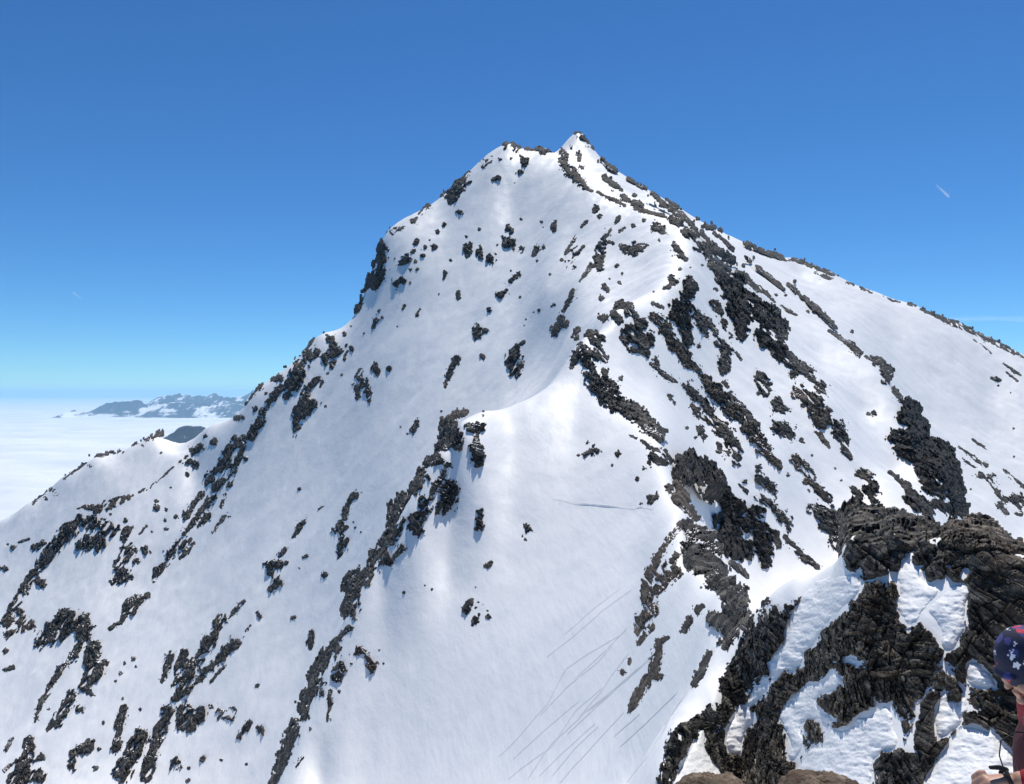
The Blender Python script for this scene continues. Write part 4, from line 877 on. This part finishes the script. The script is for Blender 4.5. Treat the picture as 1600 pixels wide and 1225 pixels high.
def pmesh(name, parts, mat, parent=None, remesh=0.0, solidify=0.0, loc=None):
    co, fs = join(parts); me = bpy.data.meshes.new(name); me.from_pydata(co.tolist(), [], fs); me.update()
    o = bpy.data.objects.new(name, me); C.objects.link(o)
    if remesh:
        md = o.modifiers.new("r", 'REMESH'); md.mode = 'VOXEL'; md.voxel_size = remesh
        sm = o.modifiers.new("m", 'SMOOTH'); sm.iterations = 5; sm.factor = 0.5
        bpy.context.view_layer.update()
        m2 = bpy.data.meshes.new_from_object(o.evaluated_get(bpy.context.evaluated_depsgraph_get())); o.modifiers.clear(); o.data = m2; bpy.data.meshes.remove(me); m2.name = name; me = m2; biggest(me)
    me.polygons.foreach_set("use_smooth", [True] * len(me.polygons)); me.materials.clear(); me.materials.append(mat)
    if parent is not None: o.parent = parent
    else: o.location = loc
    return o
def tube(pts, r): return skin_mesh([[(i, tuple(p), r) for i, p in enumerate(pts)]], 0, 2)
# materials
SKIN, n_, l_, b_ = newmat("skin"); b_.inputs["Base Color"].default_value = (0.46, 0.25, 0.17, 1); b_.inputs["Roughness"].default_value = 0.5
b_.inputs["Subsurface Weight"].default_value = 0.15; b_.inputs["Subsurface Radius"].default_value = (0.01, 0.004, 0.002)
z = N(n_, "ShaderNodeTexNoise", i_Scale=60.0, i_Detail=4.0); bp = N(n_, "ShaderNodeBump"); bp.inputs["Strength"].default_value = 0.25; bp.inputs["Distance"].default_value = 0.004
tc = N(n_, "ShaderNodeTexCoord"); l_.new(tc.outputs["Object"], z.inputs["Vector"]); l_.new(z.outputs["Fac"], bp.inputs["Height"]); l_.new(bp.outputs["Normal"], b_.inputs["Normal"])
def cloth(name, col, sc=9.0, bump=0.5):
    m, n, l, b = newmat(name); b.inputs["Base Color"].default_value = (*col, 1); b.inputs["Roughness"].default_value = 0.85
    tc = N(n, "ShaderNodeTexCoord"); z = N(n, "ShaderNodeTexNoise", i_Scale=sc, i_Detail=4.0); z.inputs["Distortion"].default_value = 1.5
    bp = N(n, "ShaderNodeBump"); bp.inputs["Strength"].default_value = bump; bp.inputs["Distance"].default_value = 0.03
    l.new(tc.outputs["Object"], z.inputs["Vector"]); l.new(z.outputs["Fac"], bp.inputs["Height"]); l.new(bp.outputs["Normal"], b.inputs["Normal"])
    return m
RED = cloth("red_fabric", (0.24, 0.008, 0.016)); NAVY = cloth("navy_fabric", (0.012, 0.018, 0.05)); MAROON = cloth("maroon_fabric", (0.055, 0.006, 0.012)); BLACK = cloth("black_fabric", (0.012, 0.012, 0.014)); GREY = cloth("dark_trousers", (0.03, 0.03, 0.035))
SCARF, n_, l_, b_ = newmat("floral_headscarf"); tc = N(n_, "ShaderNodeTexCoord")
def blot(scale, thr, w, rough):
    v = N(n_, "ShaderNodeTexVoronoi", i_Scale=scale); nz = N(n_, "ShaderNodeTexNoise", i_Scale=scale * 2.2, i_Detail=3.0); ad = N(n_, "ShaderNodeVectorMath", operation='MULTIPLY_ADD')
    l_.new(tc.outputs["Object"], nz.inputs["Vector"]); l_.new(nz.outputs["Color"], ad.inputs[0]); ad.inputs[1].default_value = (rough,) * 3; l_.new(tc.outputs["Object"], ad.inputs[2]); l_.new(ad.outputs[0], v.inputs["Vector"])
    s_ = N(n_, "ShaderNodeSeparateColor"); l_.new(v.outputs["Color"], s_.inputs[0])
    a = N(n_, "ShaderNodeMath", operation='LESS_THAN'); l_.new(v.outputs["Distance"], a.inputs[0]); a.inputs[1].default_value = w
    c = N(n_, "ShaderNodeMath", operation='GREATER_THAN'); l_.new(s_.outputs[0], c.inputs[0]); c.inputs[1].default_value = thr
    k = N(n_, "ShaderNodeMath", operation='MULTIPLY'); l_.new(a.outputs[0], k.inputs[0]); l_.new(c.outputs[0], k.inputs[1]); return k
prev = None
for (sc, thr, w, ro), col in (((20, 0.55, 0.38, 0.04), (0.05, 0.05, 0.20)), ((22, 0.62, 0.36, 0.05), (0.55, 0.03, 0.07)), ((34, 0.58, 0.34, 0.04), (0.75, 0.75, 0.82))):
    k = blot(sc, thr, w, ro); mx = N(n_, "ShaderNodeMix", data_type='RGBA'); l_.new(k.outputs[0], mx.inputs["Factor"])
    if prev is None: mx.inputs[6].default_value = (0.010, 0.014, 0.045, 1)
    else: l_.new(prev.outputs[2], mx.inputs[6])
    mx.inputs[7].default_value = (*col, 1); prev = mx
l_.new(prev.outputs[2], b_.inputs["Base Color"]); b_.inputs["Roughness"].default_value = 0.8

HC = np.array([-0.085, 0.0, 1.605])                            # middle of the head; the face looks towards -x and down
TILT = math.radians(28)
def tilt(p):
    q = p - HC; c, s = math.cos(TILT), math.sin(TILT); r = q.copy()
    r[:, 0] = q[:, 0] * c + q[:, 2] * -s * -1 * -1; r[:, 2] = q[:, 0] * s + q[:, 2] * c
    return r + HC
def headf(p):
    q = p.copy(); lo = np.clip(-p[:, 2], 0, 1)
    q[:, 1] *= 1 - 0.34 * lo ** 1.5; q[:, 0] = q[:, 0] * (1 - 0.10 * lo) - 0.10 * lo      # narrower jaw, chin forward
    return q
parts_head = [ellip(HC, (0.096, 0.076, 0.118), 40, 30, headf)]
fx = HC[0] - 0.096
for c, r in (((fx + 0.004, 0, HC[2] - 0.018), (0.018, 0.014, 0.026)), ((fx - 0.010, 0, HC[2] - 0.036), (0.012, 0.013, 0.011)),     # nose
             ((fx + 0.006, 0, HC[2] - 0.068), (0.008, 0.024, 0.007)), ((fx + 0.008, 0, HC[2] - 0.079), (0.008, 0.020, 0.007)),      # lips
             ((fx + 0.012, 0, HC[2] - 0.102), (0.018, 0.020, 0.014)),                                                              # chin
             ((fx + 0.016, -0.032, HC[2] + 0.012), (0.012, 0.022, 0.008)), ((fx + 0.016, 0.032, HC[2] + 0.012), (0.012, 0.022, 0.008)),  # brows
             ((fx + 0.030, -0.045, HC[2] - 0.040), (0.030, 0.022, 0.026)), ((fx + 0.030, 0.045, HC[2] - 0.040), (0.030, 0.022, 0.026)),  # cheeks
             ((HC[0] + 0.012, -0.078, HC[2] - 0.015), (0.018, 0.009, 0.032)), ((HC[0] + 0.012, 0.078, HC[2] - 0.015), (0.018, 0.009, 0.032))):  # ears
    parts_head.append(ellip(c, r, 18, 12))
parts_head = [(tilt(c), f) for c, f in parts_head]
EL, WL = (0.03, -0.37, 1.335), (-0.285, -0.205, 1.300)
ER, WR = (0.14, 0.27, 1.16), (0.10, 0.27, 0.93)
arms = lambda e: [[("ch", (0.055, -0.07, 1.40), 0.07 + e), ("sl", (0.06, -0.185, 1.425), 0.062 + e), ("el", EL, 0.046 + e), ("fl", tuple(0.5 * (np.array(EL) + WL)), 0.044 + e), ("wl", WL, 0.029 + e)],
                  [("ch", (0.055, 0.07, 1.40), 0.07 + e), ("sr", (0.06, 0.185, 1.425), 0.062 + e), ("er", ER, 0.046 + e), ("fr", tuple(0.5 * (np.array(ER) + WR)), 0.044 + e), ("wr", WR, 0.029 + e)]]
legs = lambda e: [[("pe", (0.09, 0, 0.93), (0.12 + e, 0.16 + e)), ("h" + k, (0.06, s * 0.095, 0.86), 0.088 + e), ("k" + k, (-0.04, s * 0.115, 0.48), 0.058 + e), ("c" + k, (0.0, s * 0.12, 0.33), 0.058 + e), ("a" + k, (0.03, s * 0.125, 0.09), 0.042 + e)] for k, s in (("l", -1), ("r", 1))]
torso = lambda e: [[("pe", (0.09, 0, 0.93), (0.12 + e, 0.16 + e)), ("wa", (0.048, 0, 1.12), (0.105 + e, 0.14 + e)), ("ch", (0.030, 0, 1.34), (0.12 + e, 0.15 + e)), ("nb", (0.03, 0, 1.47), 0.062 + e)]]
neck = [[("nb", (0.03, 0, 1.47), 0.062), ("nk", (-0.025, 0, 1.54), 0.052), ("hd", (-0.075, 0, 1.59), 0.05)]]
feet = [[("a" + k, (0.03, s * 0.125, 0.09), 0.042), ("f" + k, (-0.03, s * 0.13, 0.05), 0.04), ("t" + k, (-0.14, s * 0.14, 0.03), 0.028)] for k, s in (("l", -1), ("r", 1))]
body = [skin_mesh(torso(0) + neck + legs(0) + feet, "pe")] + [skin_mesh([a], "ch") for a in arms(0)]
def hand(w, fw, side, up):
    """palm, four curled fingers of unequal length and an opposed thumb, from wrist w pointing along fw; up = back of the hand"""
    w, fw, up = np.array(w), np.array(fw, float), np.array(up, float); fw /= np.linalg.norm(fw); sdv = np.cross(fw, up); sdv /= np.linalg.norm(sdv); up = np.cross(sdv, fw)
    P_ = lambda a, b, c: tuple(w + fw * a + sdv * b * side + up * c)
    ch = [[("w", P_(-0.02, 0, 0), (0.026, 0.02)), ("p0", P_(0.025, 0, 0), (0.030, 0.016)), ("p1", P_(0.06, 0.0, 0.003), (0.036, 0.014)), ("p2", P_(0.082, 0.0, 0.002), (0.036, 0.012))]]
    out = [skin_mesh(ch, "p0", 2)]
    for k, (b, ln) in enumerate(((-0.031, 0.92), (-0.010, 1.04), (0.011, 1.0), (0.030, 0.80))):
        a1, a2, a3 = math.radians(38 + 4 * k), math.radians(112 + 5 * k), math.radians(165 + 3 * k)
        p0 = np.array([0.078, b, 0.004]); p = [p0 - [0.02, 0, 0], p0]
        for an, L in ((a1, 0.040 * ln), (a2, 0.026 * ln), (a3, 0.020 * ln)): p.append(p[-1] + np.array([math.cos(an) * L, 0, -math.sin(an) * L]))
        out.append(skin_mesh([[(i, P_(*q), r) for i, (q, r) in enumerate(zip(p, (0.0095, 0.0098, 0.0088, 0.0080, 0.0068)))]], 0, 2))
    t = [np.array([0.012, -0.022, -0.004]), np.array([0.038, -0.044, -0.016]), np.array([0.066, -0.038, -0.036]), np.array([0.080, -0.018, -0.044])]
    out.append(skin_mesh([[(i, P_(*q), r) for i, (q, r) in enumerate(zip(t, (0.014, 0.0115, 0.010, 0.0085)))]], 0, 2))
    return out
hl = hand(WL, (-0.95, 0.10, -0.16), 1, (-0.12, -0.55, 0.83)); hr = hand(WR, (-0.25, -0.05, -0.95), -1, (-0.2, 0.95, 0.1))
person = pmesh("person", body + parts_head + hl + hr, SKIN, remesh=0.0045, loc=(PX0, PY0, PZ0))
person["label"] = "person in dark floral headscarf and red jacket looking down, cut by the right edge"; person["category"] = "person"
pmesh("jacket", [skin_mesh([[("pe", (0.09, 0, 0.90), (0.15, 0.185))] + torso(0.028)[0][1:3] + [("nb", (0.028, 0, 1.475), 0.078)]], "pe", 3)] + [skin_mesh([a[:-1] + [("w", tuple(np.array(a[-1][1]) * 0.93 + np.array(a[-2][1]) * 0.07), 0.038)]], "ch", 3) for a in arms(0.016)], RED, person, remesh=0.007)
pmesh("shaded_vest", [skin_mesh([[("a", (0.058, 0, 1.02), (0.138, 0.172)), ("wa", (0.048, 0, 1.12), (0.141, 0.172)), ("ch", (0.030, 0, 1.34), (0.157, 0.178)), ("nb", (0.03, 0, 1.46), 0.085)]], "a", 3)], MAROON, person)  # maroon shell over the red jacket, the chest's shade put into its colour
pmesh("vest_piping", [tube([(-0.060, -0.10, 1.06), (-0.083, -0.09, 1.16), (-0.112, -0.08, 1.30), (-0.095, -0.07, 1.40)], 0.006)], NAVY, person)
pmesh("collar", [skin_mesh([[("a", (0.025, 0, 1.46), 0.085), ("b", (-0.005, 0, 1.525), 0.070), ("c", (-0.03, 0, 1.555), 0.062)]], "a")], NAVY, person)
pmesh("trousers", [skin_mesh([[("w", (0.08, 0, 1.06), (0.125, 0.155)), ("pe", (0.09, 0, 0.93), (0.135, 0.175))]] + [[c if c[0] != "pe" else ("pe", (0.09, 0, 0.93), (0.135, 0.175)) for c in lg] for lg in legs(0.02)], "pe")], GREY, person)
for s in (-1, 1): pmesh("boot", [skin_mesh([[("a", (0.03, s * 0.125, 0.22), 0.062), ("b", (0.03, s * 0.125, 0.09), 0.058), ("c", (-0.03, s * 0.13, 0.055), 0.052), ("d", (-0.16, s * 0.142, 0.04), 0.042)]], "a")], BLACK, person)
def scf(p):
    q = p.copy(); q[:, 2] = np.maximum(q[:, 2], -0.56 - 0.20 * np.clip(p[:, 0], -1, 1)); return q
sc_parts = [ellip(HC + np.array([0.003, 0, 0.010]), (0.108, 0.090, 0.124), 44, 30, scf), ellip(HC + np.array([-0.090, 0, 0.012]), (0.030, 0.062, 0.014), 24, 12), ellip(HC + np.array([0.10, 0, -0.05]), (0.035, 0.03, 0.05), 18, 14)]
pmesh("headscarf", [(tilt(c), f) for c, f in sc_parts], SCARF, person, remesh=0.006)
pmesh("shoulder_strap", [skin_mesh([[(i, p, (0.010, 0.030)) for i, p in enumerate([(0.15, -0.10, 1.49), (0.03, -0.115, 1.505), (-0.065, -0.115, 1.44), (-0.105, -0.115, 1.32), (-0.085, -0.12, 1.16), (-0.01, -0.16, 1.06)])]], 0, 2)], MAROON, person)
wv_ = np.array(WL) + np.array([-0.012, 0, 0]); ring = [wv_ + np.array([0.006 * math.sin(a * 2), 0.031 * math.cos(a), 0.031 * math.sin(a)]) for a in np.linspace(0, 2 * math.pi, 15)]
pmesh("wrist_band", [skin_mesh([[(i, tuple(p), (0.0075, 0.0075)) for i, p in enumerate(ring)]], 0, 1), skin_mesh([[(0, tuple(wv_ + [-0.055, 0, 0.038]), 0.006), (1, tuple(wv_ + [-0.02, -0.004, 0.040]), 0.009), (2, tuple(wv_ + [0.01, 0, 0.030]), 0.006)]], 0, 1)], BLACK, person)
pmesh("thin_cord", [tube([(-0.300, -0.205, 1.325), (-0.308, -0.19, 1.37), (-0.29, -0.17, 1.41), (-0.22, -0.14, 1.425), (-0.13, -0.10, 1.40), (-0.06, -0.08, 1.37)], 0.0022)], BLACK, person)
HAZE = 2.5e-5
# ------------------------------------------------------------------ sea of clouds and distant ranges
SEA = -650.0
m, n, l, b = newmat("cloud_top")
g = N(n, "ShaderNodeNewGeometry"); mp = N(n, "ShaderNodeMapping"); mp.inputs["Scale"].default_value = (0.0006, 0.0011, 0.001)
l.new(g.outputs["Position"], mp.inputs["Vector"])
z1 = N(n, "ShaderNodeTexNoise", i_Scale=1.0, i_Detail=9.0, i_Roughness=0.62); l.new(mp.outputs["Vector"], z1.inputs["Vector"])
cr = N(n, "ShaderNodeValToRGB"); cr.color_ramp.elements[0].position = 0.3; cr.color_ramp.elements[1].position = 0.7
cr.color_ramp.elements[0].color = (0.62, 0.66, 0.72, 1); cr.color_ramp.elements[1].color = (0.80, 0.82, 0.85, 1)
l.new(z1.outputs["Fac"], cr.inputs["Fac"]); l.new(cr.outputs["Color"], b.inputs["Base Color"])
bp = N(n, "ShaderNodeBump"); bp.inputs["Strength"].default_value = 0.5; bp.inputs["Distance"].default_value = 120.0
l.new(z1.outputs["Fac"], bp.inputs["Height"]); l.new(bp.outputs["Normal"], b.inputs["Normal"])
b.inputs["Roughness"].default_value = 1.0; b.inputs["Specular IOR Level"].default_value = 0.0
CLOUD = m
yy = np.exp(np.linspace(math.log(700.0), math.log(90000.0), 420)); uu = np.linspace(-1.6, 1.6, 420)
X = uu[None] * (yy[:, None] + 1500); Y = np.repeat(yy[:, None], 420, 1)
Z = SEA + 26 * fbm2(X / 1500, Y / 1500, 5, 3) + 12 * fbm2(X / 300, Y / 400, 3, 9) * np.clip(20000 / Y, 0, 1)
idx = np.arange(420 * 420).reshape(420, 420)
q = np.stack([idx[:-1, :-1], idx[:-1, 1:], idx[1:, 1:], idx[1:, :-1]], -1).reshape(-1, 4)
link("cloud_sea", mesh_from("cloud_sea", np.stack([X, Y, Z], -1).reshape(-1, 3), q, CLOUD, True), kind="structure")

def range_mat(name, rock, thr, sc):
    m, n, l, b = newmat(name)
    g = N(n, "ShaderNodeNewGeometry"); sx = N(n, "ShaderNodeSeparateXYZ"); l.new(g.outputs["Normal"], sx.inputs[0])
    z = N(n, "ShaderNodeTexNoise", i_Scale=sc, i_Detail=8.0, i_Roughness=0.65); l.new(g.outputs["Position"], z.inputs["Vector"])
    ad = N(n, "ShaderNodeMath", operation='MULTIPLY_ADD'); l.new(z.outputs["Fac"], ad.inputs[0]); ad.inputs[1].default_value = 1.3; l.new(sx.outputs["Z"], ad.inputs[2])
    cr = N(n, "ShaderNodeValToRGB"); cr.color_ramp.elements[0].position = thr; cr.color_ramp.elements[1].position = thr + 0.06
    dv = N(n, "ShaderNodeMath", operation='MULTIPLY'); dv.inputs[1].default_value = 0.5; l.new(ad.outputs[0], dv.inputs[0])
    l.new(dv.outputs[0], cr.inputs["Fac"]); cr.color_ramp.elements[0].color = (*rock, 1); cr.color_ramp.elements[1].color = (0.85, 0.86, 0.88, 1)
    l.new(cr.outputs["Color"], b.inputs["Base Color"]); b.inputs["Roughness"].default_value = 0.9
    return m

def far_range(name, sil, d, depth, vbase, mat, seed, rough, nu=420, nv=90):
    """a real ridge: crest from its skyline at distance d, flanks falling 'depth' metres towards and away, gullied by noise"""
    s = np.array(sil, float); us = np.linspace(s[0, 0], s[-1, 0], nu); vs = np.interp(us, s[:, 0], s[:, 1])
    zc = (CV - vs) / F_PX * d; xc = (us - CU) / F_PX * d; zb = (CV - vbase) / F_PX * d
    vs = vs + (CV + 60 - vs) * 0.05 * np.abs(fbm2(us / 9.0, us * 0 + seed, 3, seed)) - 1.0
    zc = (CV - vs) / F_PX * d
    t = np.linspace(-1, 1, nv)[:, None]
    X = np.repeat(xc[None], nv, 0); Yr = d + t * depth + 0 * X
    h = (zc - zb)[None]
    rid = 1 - np.abs(fbm2(X / (rough * 3.0), Yr / (rough * 6), 4, seed))
    prof = np.clip(1 - np.abs(t) ** 0.8, 0, 1)
    Z = zb + h * prof + (rid - 0.75) * h * 0.55 * (1 - prof) * np.clip(prof * 4, 0, 1) + fbm2(X / rough, Yr / rough, 3, seed + 5) * h * 0.06 * np.clip(prof * 4, 0, 1) - 0.15 * h * (prof <= 0.001)
    X = X + fbm2(X / rough, Yr / rough, 3, seed + 9) * rough * 0.1
    idx = np.arange(nv * nu).reshape(nv, nu)
    q = np.stack([idx[:-1, :-1], idx[:-1, 1:], idx[1:, 1:], idx[1:, :-1]], -1).reshape(-1, 4)
    return link(name, mesh_from(name, np.stack([X, Yr, Z], -1).reshape(-1, 3), q, mat, True), kind="structure")
FR = range_mat("far_range", (0.035, 0.045, 0.06), 0.755, 0.0016)
far_range("distant_range", [(104, 646), (109, 642), (113, 639), (125, 642), (140, 644), (150, 637), (162, 630), (172, 627), (182, 625.5), (195, 627), (203, 628.5), (216, 625), (228, 629), (234, 631), (250, 631), (300, 627), (330, 629), (420, 625), (520, 630), (600, 640)], 21000, 1300, 656, FR, 41, 420)
far_range("distant_range", [(225, 634), (236, 627), (243, 622), (252, 619.5), (262, 619), (272, 618), (281, 615), (286, 617.5), (294, 613.5), (303, 618), (312, 617), (322, 617.5), (334, 611), (343, 617), (352, 617.5), (364, 620), (374, 617), (383, 613.5), (394, 609), (408, 612), (430, 607), (470, 613), (520, 620), (600, 640)], 24500, 1700, 656, FR, 47, 480)
FR2 = range_mat("near_hill", (0.05, 0.06, 0.075), 0.71, 0.008)
far_range("distant_hill", [(255, 684), (274, 677), (281, 670), (289, 666.5), (300, 665), (312, 663.5), (322, 665.5), (335, 664), (350, 667), (380, 672), (430, 684)], 7200, 400, 715, FR2, 53, 160, 200, 60)

# ------------------------------------------------------------------ air
m = bpy.data.materials.new("haze_air"); m.use_nodes = True; n = m.node_tree.nodes; l = m.node_tree.links
for x in list(n):
    if x.type != 'OUTPUT_MATERIAL': n.remove(x)
pv_ = n.new("ShaderNodeVolumePrincipled"); pv_.inputs["Color"].default_value = (0.44, 0.75, 1.0, 1); pv_.inputs["Density"].default_value = HAZE; pv_.inputs["Anisotropy"].default_value = 0.35
l.new(pv_.outputs[0], n["Material Output"].inputs["Volume"])
hx0, hx1, hy0, hy1, hz0, hz1 = -150000.0, 150000.0, -60.0, 95000.0, -1400.0, 190.0
co = [(x, y, z) for x in (hx0, hx1) for y in (hy0, hy1) for z in (hz0, hz1)]
link("haze", mesh_from("haze", co, [(0, 1, 3, 2), (4, 6, 7, 5), (0, 4, 5, 1), (2, 3, 7, 6), (0, 2, 6, 4), (1, 5, 7, 3)], m), kind="stuff")
# ------------------------------------------------------------------ vapour trails and thin cirrus, above the haze
def vapour(name, base, sc, thr):
    m, n, l, b = newmat(name); out = n["Material Output"]
    b.inputs["Base Color"].default_value = (0.95, 0.97, 1, 1); b.inputs["Roughness"].default_value = 1
    tr = n.new("ShaderNodeBsdfTransparent"); mx = n.new("ShaderNodeMixShader")
    g = N(n, "ShaderNodeNewGeometry"); mp = N(n, "ShaderNodeMapping"); mp.inputs["Scale"].default_value = sc; l.new(g.outputs["Position"], mp.inputs["Vector"])
    z = N(n, "ShaderNodeTexNoise", i_Scale=1.0, i_Detail=5.0); l.new(mp.outputs["Vector"], z.inputs["Vector"])
    mr = N(n, "ShaderNodeMapRange"); mr.inputs[1].default_value = thr; mr.inputs[2].default_value = 0.8; mr.inputs[3].default_value = 0.0; mr.inputs[4].default_value = base
    l.new(z.outputs["Fac"], mr.inputs[0]); l.new(mr.outputs[0], mx.inputs[0]); l.new(tr.outputs[0], mx.inputs[1]); l.new(b.outputs[0], mx.inputs[2]); l.new(mx.outputs[0], out.inputs["Surface"])
    return m
def trail(label, u0, v0, u1, v1, r0, r1, d, mat):
    a = unproj(np.array(u0), np.array(v0), np.array(d)); b = unproj(np.array(u1), np.array(v1), np.array(d * 1.02))
    ax = (b - a) / np.linalg.norm(b - a); s1 = np.cross(ax, [0, 1, 0]); s1 /= np.linalg.norm(s1); s2 = np.cross(ax, s1)
    n, k = 24, 10; t = np.linspace(0, 1, n); f = np.linspace(0, 2 * math.pi, k + 1)[:-1]
    r = (r0 + (r1 - r0) * t) * np.clip(np.minimum(t, 1 - t) * 12, 0.02, 1) * d / F_PX
    co = (t[:, None, None] * (b - a) + r[:, None, None] * (np.cos(f)[None, :, None] * s1 + np.sin(f)[None, :, None] * s2)).reshape(-1, 3)
    i, j = np.meshgrid(np.arange(n - 1), np.arange(k), indexing='ij')
    q = np.stack([i * k + j, (i + 1) * k + j, (i + 1) * k + (j + 1) % k, i * k + (j + 1) % k], -1).reshape(-1, 4)
    o = link("contrail", mesh_from("contrail", co, q, mat, True), label, "contrail"); o.location = a
VT = vapour("contrail_vapour", 0.40, (0.002, 0.002, 0.002), 0.2)
trail("short white contrail in the blue sky over the right ridge", 1462, 288, 1483.5, 308, 0.8, 2.1, 16000.0, VT)
trail("tiny faint contrail low in the sky at the far left", 114, 457, 126, 466, 0.9, 0.7, 18000.0, VT)
CI = vapour("cirrus_vapour", 0.07, (0.00012, 0.0006, 0.0018), 0.42)
nx, ny = 90, 30; X, Y = np.meshgrid(np.linspace(-1, 1, nx), np.linspace(-1, 1, ny))
e = np.clip(1 - X**2 - Y**2, 0, 1)
c0 = unproj(np.array(1620.0), np.array(500.0), np.array(42000.0)); th = 60 * e ** 0.5
zz = 300 * fbm2(X * 2, Y * 2, 3, 4) * e
T = np.stack([X * 8000, Y * 5200, zz + th + Y * 500], -1); B = np.stack([X * 8000, Y * 5200, zz - th - 2 + Y * 500], -1)
co, q = solid(T, B, np.ones((ny - 1, nx - 1), bool))
o = link("cirrus_cloud", mesh_from("cirrus_cloud", co, q, CI, True), "faint thin cirrus veil low over the right end of the ridge", "cloud"); o.location = c0
